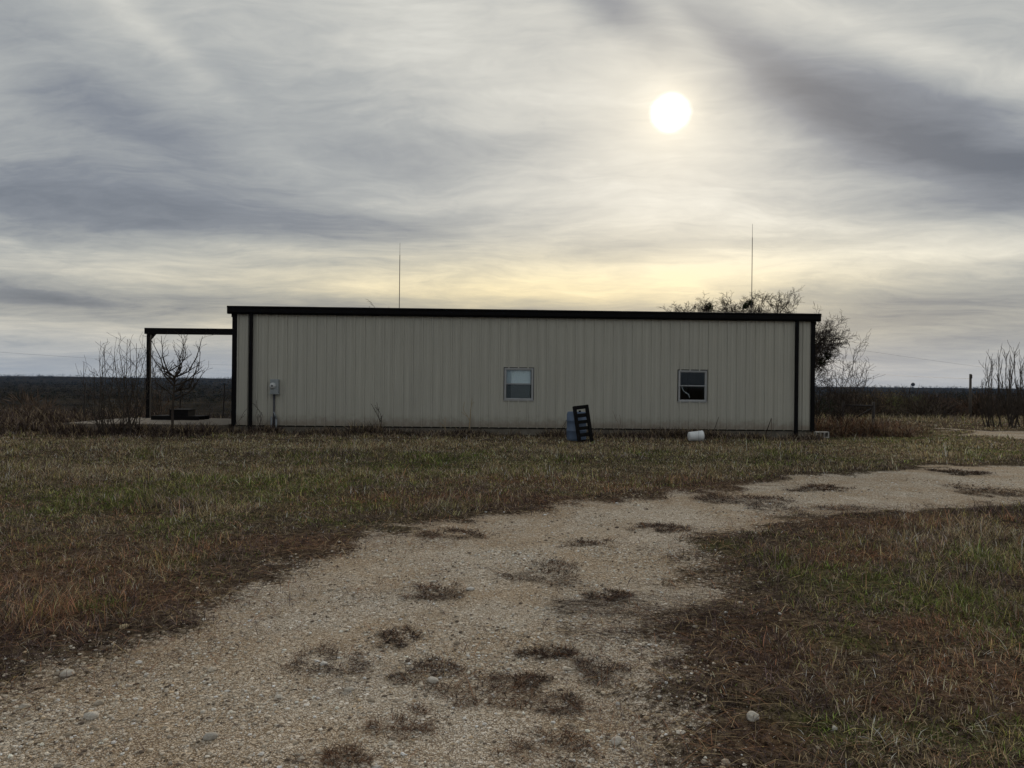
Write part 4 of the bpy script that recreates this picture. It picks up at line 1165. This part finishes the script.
for i, (px, py, rx, ry, kc, lab) in enumerate(MATS):
    X, D = gp(px, py); a = rx * D / F; b = max(ry * D * D / (F * CAMZ), .06)
    n = int(3600 + 21000 * min(a * b, .8))
    lx = RNG.uniform(-1.7, 1.7, n) * a; ly = RNG.uniform(-1.7, 1.7, n) * b
    rr = np.hypot(lx / a, ly / b)
    m_ = fbm(lx / a * 1.1 + i * 3.1, ly / b * 1.1 + lx / a * .5, 1.5, 5, 300 + i)
    k = RNG.random(n) < sst(m_ - .36 - .13 * rr ** 2, -.01, .12) * sst(rr, 1.7, 1.0) * .75 + (RNG.random(n) < .05) * sst(rr, 1.7, .8)
    lx, ly = lx[k], ly[k]; n = len(lx); th = np.arctan2(ly, lx)
    z = ground_z(X + lx, D + ly) - float(ground_z(X, D)[0]) + RNG.uniform(0, .012, n)
    third = ['dark', kc, 'purple', 'rust']
    c = np.array([PAL[q] for q in third])[RNG.integers(0, 4, n)] * RNG.uniform(.22, 1.0, (n, 1)) ** 1.2
    azm = th + RNG.normal(0, 1.3, n)
    mb = MB(); blades(mb, np.c_[lx, ly, z], azm, RNG.uniform(1.15, 1.6, n), RNG.uniform(.015, .07, n) * (1 + D / 14), np.maximum(.0018, .00065 * D) * RNG.uniform(.7, 1.3, n), c, 2, .12)
    o = mb.build('weed_mat', M_TWIG); o.location = (X, D, float(ground_z(X, D)[0])); tag(o, lab, 'weeds', 'dried weed mats on the drive')
# sprawling dead weed with long runners pointing left
X, D = gp(725, 612)
n = 2300
lx = .25 - RNG.random(n) ** .75 * 1.45; ly = RNG.normal(0, .30, n) - .10
m_ = fbm(X + lx * .35, D + ly * 3.0, 3.2, 4, 400); k = RNG.random(n) < sst(m_, .40, .58)
lx, ly = lx[k], ly[k]; n = len(lx)
z = ground_z(X + lx, D + ly) - float(ground_z(X, D)[0]) + RNG.uniform(0, .03, n)
c = np.where((RNG.random(n) < .6)[:, None], np.array(PAL['dark']), np.array(PAL['purple'])) * RNG.uniform(.3, 1.1, (n, 1))
mb = MB(); blades(mb, np.c_[lx, ly, z], math.pi + RNG.normal(.08, .35, n), RNG.uniform(1.3, 1.6, n), RNG.uniform(.06, .30, n), .0034 * RNG.uniform(.6, 1.5, n), c, 3, .05)
o = mb.build('sprawling_weed', M_TWIG); o.location = (X, D, float(ground_z(X, D)[0]))
tag(o, 'sprawling dead weed, dark runners reaching left over the gravel', 'weeds')

# ------------------------------------------------------------------ pipe brace and poles on the right
D = 27.5
zb_ = 0.0
pb = empty('pipe_brace', (at(843, 410, D).x, D, 0)); tag(pb, 'black pipe fence brace standing in the dead weeds right of the building', 'fence brace')
wx_ = at(873.5, 410, D).x - pb.location.x; ztop = at(873.5, 402, D).z; zr = at(858, 405.3, D).z
mb = MB(); mb.tube((0, 0, -.3), (0, 0, zr + .12), .045, n=10); mb.build('post', M_STEEL, pb, smooth=True)
mb = MB(); mb.tube((wx_, 0, -.3), (wx_, 0, ztop), .05, n=10); mb.build('post', M_STEEL, pb, smooth=True)
mb = MB(); mb.tube((0, 0, zr), (wx_, 0, zr - .02), .035, n=10); mb.build('rail', M_STEEL, pb, smooth=True)
mb = MB(); mb.tube((wx_, 0, zr - .06), (wx_ - .62, 0, zr - .45), .025, n=8); mb.build('brace', M_STEEL, pb, smooth=True)

D = 40.5
tp = at(970.5, 374, D); z0 = float(height(tp.x, D))
up = empty('timber_pole', (tp.x, D, z0)); tag(up, 'short grey timber pole standing before the dark brush at right', 'pole')
mb = MB(); mb.tube((0, 0, -.3), (0, 0, tp.z - z0), .070, .060, 12); mb.build('pole_shaft', M_WOODPOLE, up, smooth=True)
mb = MB(); mb.box((-.035, -.11, tp.z - z0 - .24), (.035, -.06, tp.z - z0 - .05)); mb.build('insulator', M_STEEL, up)

def cable(label, pts, r, sag):
    A = Vector(pts[0]); Bv = Vector(pts[1]); mb = MB(); n = 24; prev = None
    for k in range(n + 1):
        f = k / n; q = A.lerp(Bv, f); q.z -= sag * 4 * f * (1 - f)
        if prev is not None: mb.tube(prev, q, r, n=4, caps=False)
        prev = q
    tag(mb.build('power_line', M_WIRE), label, 'cable', 'faint overhead lines')
cable('faint overhead line sagging low at the far left over the valley', (at(-120, 343, 140), at(260, 366, 240)), .016, .6)
cable('upper faint overhead line at right, running above the brush', (at(800, 341, 130), at(1100, 381, 200)), .012, .4)
cable('lower faint overhead line at right, reaching the timber pole', (at(820, 366, 110), tp - Vector((0, 0, .25))), .009, .3)

# far water tower: a speck on the skyline
q = at(913, 386.5, 2600)
zw = float(height(q.x, 2600))
wt = empty('water_tower', (q.x, 2600, zw)); tag(wt, 'tiny far water tower on the skyline at right', 'water tower')
Hh = at(913, 386.0, 2600).z - zw + 3
mb = MB(); mb.lathe([(0, Hh - 4), (4, Hh - 3), (6.5, Hh + 1), (6.0, Hh + 5), (3, Hh + 8), (0, Hh + 9)], 16); mb.build('tank', M_STEEL, wt)
mb = MB(); mb.tube((0, 0, 0), (0, 0, Hh - 3.5), 1.3, 1.0, 10); mb.build('stem', M_STEEL, wt)

# ------------------------------------------------------------------ scrub country beyond
def scrub(name, label, N, y0, y1, xf, seed, rbase, nfl, sliver=False, cols=None, power=1.0, hs=1.0, cond=None):
    rg = np.random.default_rng(seed)
    y = np.exp(rg.uniform(math.log(y0), math.log(y1), N) ** 1.0); x = rg.uniform(xf[0], xf[1], N) * y
    if cond is not None:
        k = cond(x, y); x, y = x[k], y[k]
    else:
        k = fbm(x, y, .012, 4, 400 + seed) > .42; x, y = x[k], y[k]
    N = len(x)
    z = height(x, y)
    r = rbase * (1 + (y / 600.0) ** .9) * rg.uniform(.5, 1.4, N)
    mb = MB(); nf = nfl
    ti = np.repeat(np.arange(N), nf); n = len(ti)
    d = rg.normal(0, 1, (n, 3)); d /= np.linalg.norm(d, axis=1)[:, None]; d[:, 2] = np.abs(d[:, 2]) 
    rad = rg.random(n) ** .45
    P = np.c_[x[ti], y[ti], z[ti]] + d * (r[ti] * rad)[:, None] * np.array([1, 1, 1.15 * hs])
    if sliver:
        L = (r[ti] * rg.uniform(.18, .5, n))[:, None]; dd = d * .8 + rg.normal(0, .45, (n, 3)); dd[:, 2] += .35
        dd /= np.linalg.norm(dd, axis=1)[:, None]
        w = np.cross(dd, rg.normal(0, 1, (n, 3))); w /= np.linalg.norm(w, axis=1)[:, None]
        V = np.stack([P - w * L * .045, P + w * L * .045, P + dd * L], 1)
    else:
        s = (r[ti] * .17)[:, None]
        V = np.stack([P, P + rg.normal(0, 1, (n, 3)) * s, P + rg.normal(0, 1, (n, 3)) * s], 1)
    cols = np.array(cols); ci = rg.integers(0, len(cols), N)
    c = cols[ci][ti] * rg.uniform(.7, 1.35, (n, 1)) * (1.0 + .7 * (fbm(x, y, .008, 3, 5) - .4))[ti][:, None] * 1.15
    mb.add(V.reshape(-1, 3), None, np.arange(3 * n).reshape(-1, 3), np.repeat(c, 3, 0))
    tag(mb.build(name, M_SCRUB), label, 'woodland', kind='stuff')
BR_ = [(.050, .040, .036), (.066, .052, .042), (.034, .030, .027), (.080, .058, .044), (.024, .028, .018), (.056, .046, .036)]
BF_ = [(.024, .023, .021), (.032, .027, .023), (.014, .017, .012), (.038, .031, .024), (.018, .021, .015)]
scrub('near_scrub', 'low bare brush on the slope beyond the brow', 900, 42, 110, (-.9, .95), 1, 1.25, 420, True, [tuple(k * 1.35 for k in c) for c in BR_], cond=lambda x, y: (fbm(x, y, .06, 4, 7) > .40) & ((x > 8) | (x < -10)))
scrub('mid_scrub', 'dark scrub and cedar filling the valley', 4200, 90, 900, (-.95, .95), 2, 1.5, 130, True, BR_[:3] + BF_ * 2)
scrub('far_woodland', 'far wooded land fading to the hills', 14000, 600, 4600, (-.9, .9), 3, 1.5, 18, False, BF_, cond=lambda x, y: y > 0)
# individually visible bushes before the right-hand thicket
BUSH = [(846, 52, 1.3, (.075, .062, .050), 'grey brush bush just right of the bare shrub, beyond the rise'), (868, 55, 1.4, (.085, .062, .050), 'dull brown bush behind the pipe brace'),
        (888, 50, 1.5, (.13, .10, .055), 'ochre bush beyond the end of the dead weeds'), (906, 48, 1.35, (.095, .10, .045), 'olive green bush in the brush line at right'),
        (928, 52, 1.6, (.050, .040, .033), 'dark brown bush in the middle of the right brush line'), (950, 50, 1.6, (.11, .066, .048), 'reddish brown bush left of the timber pole'),
        (975, 54, 1.8, (.028, .028, .020), 'near-black cedar bush behind the timber pole'), (1000, 48, 1.7, (.030, .026, .022), 'dark bush behind the bare saplings'),
        (1022, 47, 1.8, (.034, .026, .022), 'dark bush at the right edge behind the saplings'), (1050, 50, 1.9, (.04, .03, .025), None)]
for i, (px, D, r, c, lab) in enumerate(BUSH):
    c = tuple(k * 1.5 for k in c)
    if lab is None: lab = 'dark bush just beyond the right edge'; 
    X = at(px, 400, D).x; z0 = float(height(X, D))
    o_ = empty('brush_bush', (X, D, z0)); tag(o_, lab, 'bush', 'bushes in the right-hand brush line')
    rnd = random.Random(500 + i); sg = []
    ht = (CAMZ - z0) * rnd.uniform(.70, 1.10)
    for k in range(9):
        a = rnd.uniform(0, 6.28); grow(sg, (rnd.uniform(-.5, .5), rnd.uniform(-.4, .4), -.1), (math.cos(a) * .5, math.sin(a) * .5, 1), ht * .55, .03, 3, rnd, .5, .15, 3, 3, .14, .62, .4, .006)
    mb = MB(); seg_mesh(mb, sg, 3, np.array(c) * .8); mb.build('branches', M_TWIG, o_)
    mb = MB()
    for k in range(26):
        a = rnd.uniform(0, 6.28); q = (math.cos(a) * r * rnd.random() ** .5 * 1.1, math.sin(a) * r * rnd.random() * .8, ht * rnd.uniform(.12, .86) * (1 - .0))
        leaf_clump(mb, q, r * .38, 150, .055, c)
    mb.build('foliage', M_SCRUB, o_)

# ------------------------------------------------------------------ air
hz = MB(); hz.box((-6600, -2600, -40), (6600, 7600, 75)); ho = hz.build('haze', None); tag(ho, kind='stuff')
hm = bpy.data.materials.new('thin_haze'); hm.use_nodes = True; hm.node_tree.nodes.clear()
_o = hm.node_tree.nodes.new('ShaderNodeOutputMaterial'); _v = hm.node_tree.nodes.new('ShaderNodeVolumePrincipled')
_v.inputs['Color'].default_value = (.26, .52, 1.0, 1); _v.inputs['Density'].default_value = HAZE; _v.inputs['Anisotropy'].default_value = .2
hm.node_tree.links.new(_v.outputs[0], _o.inputs['Volume']); ho.data.materials.append(hm)
tag(ho, 'thin blue air over the far valley', 'haze')
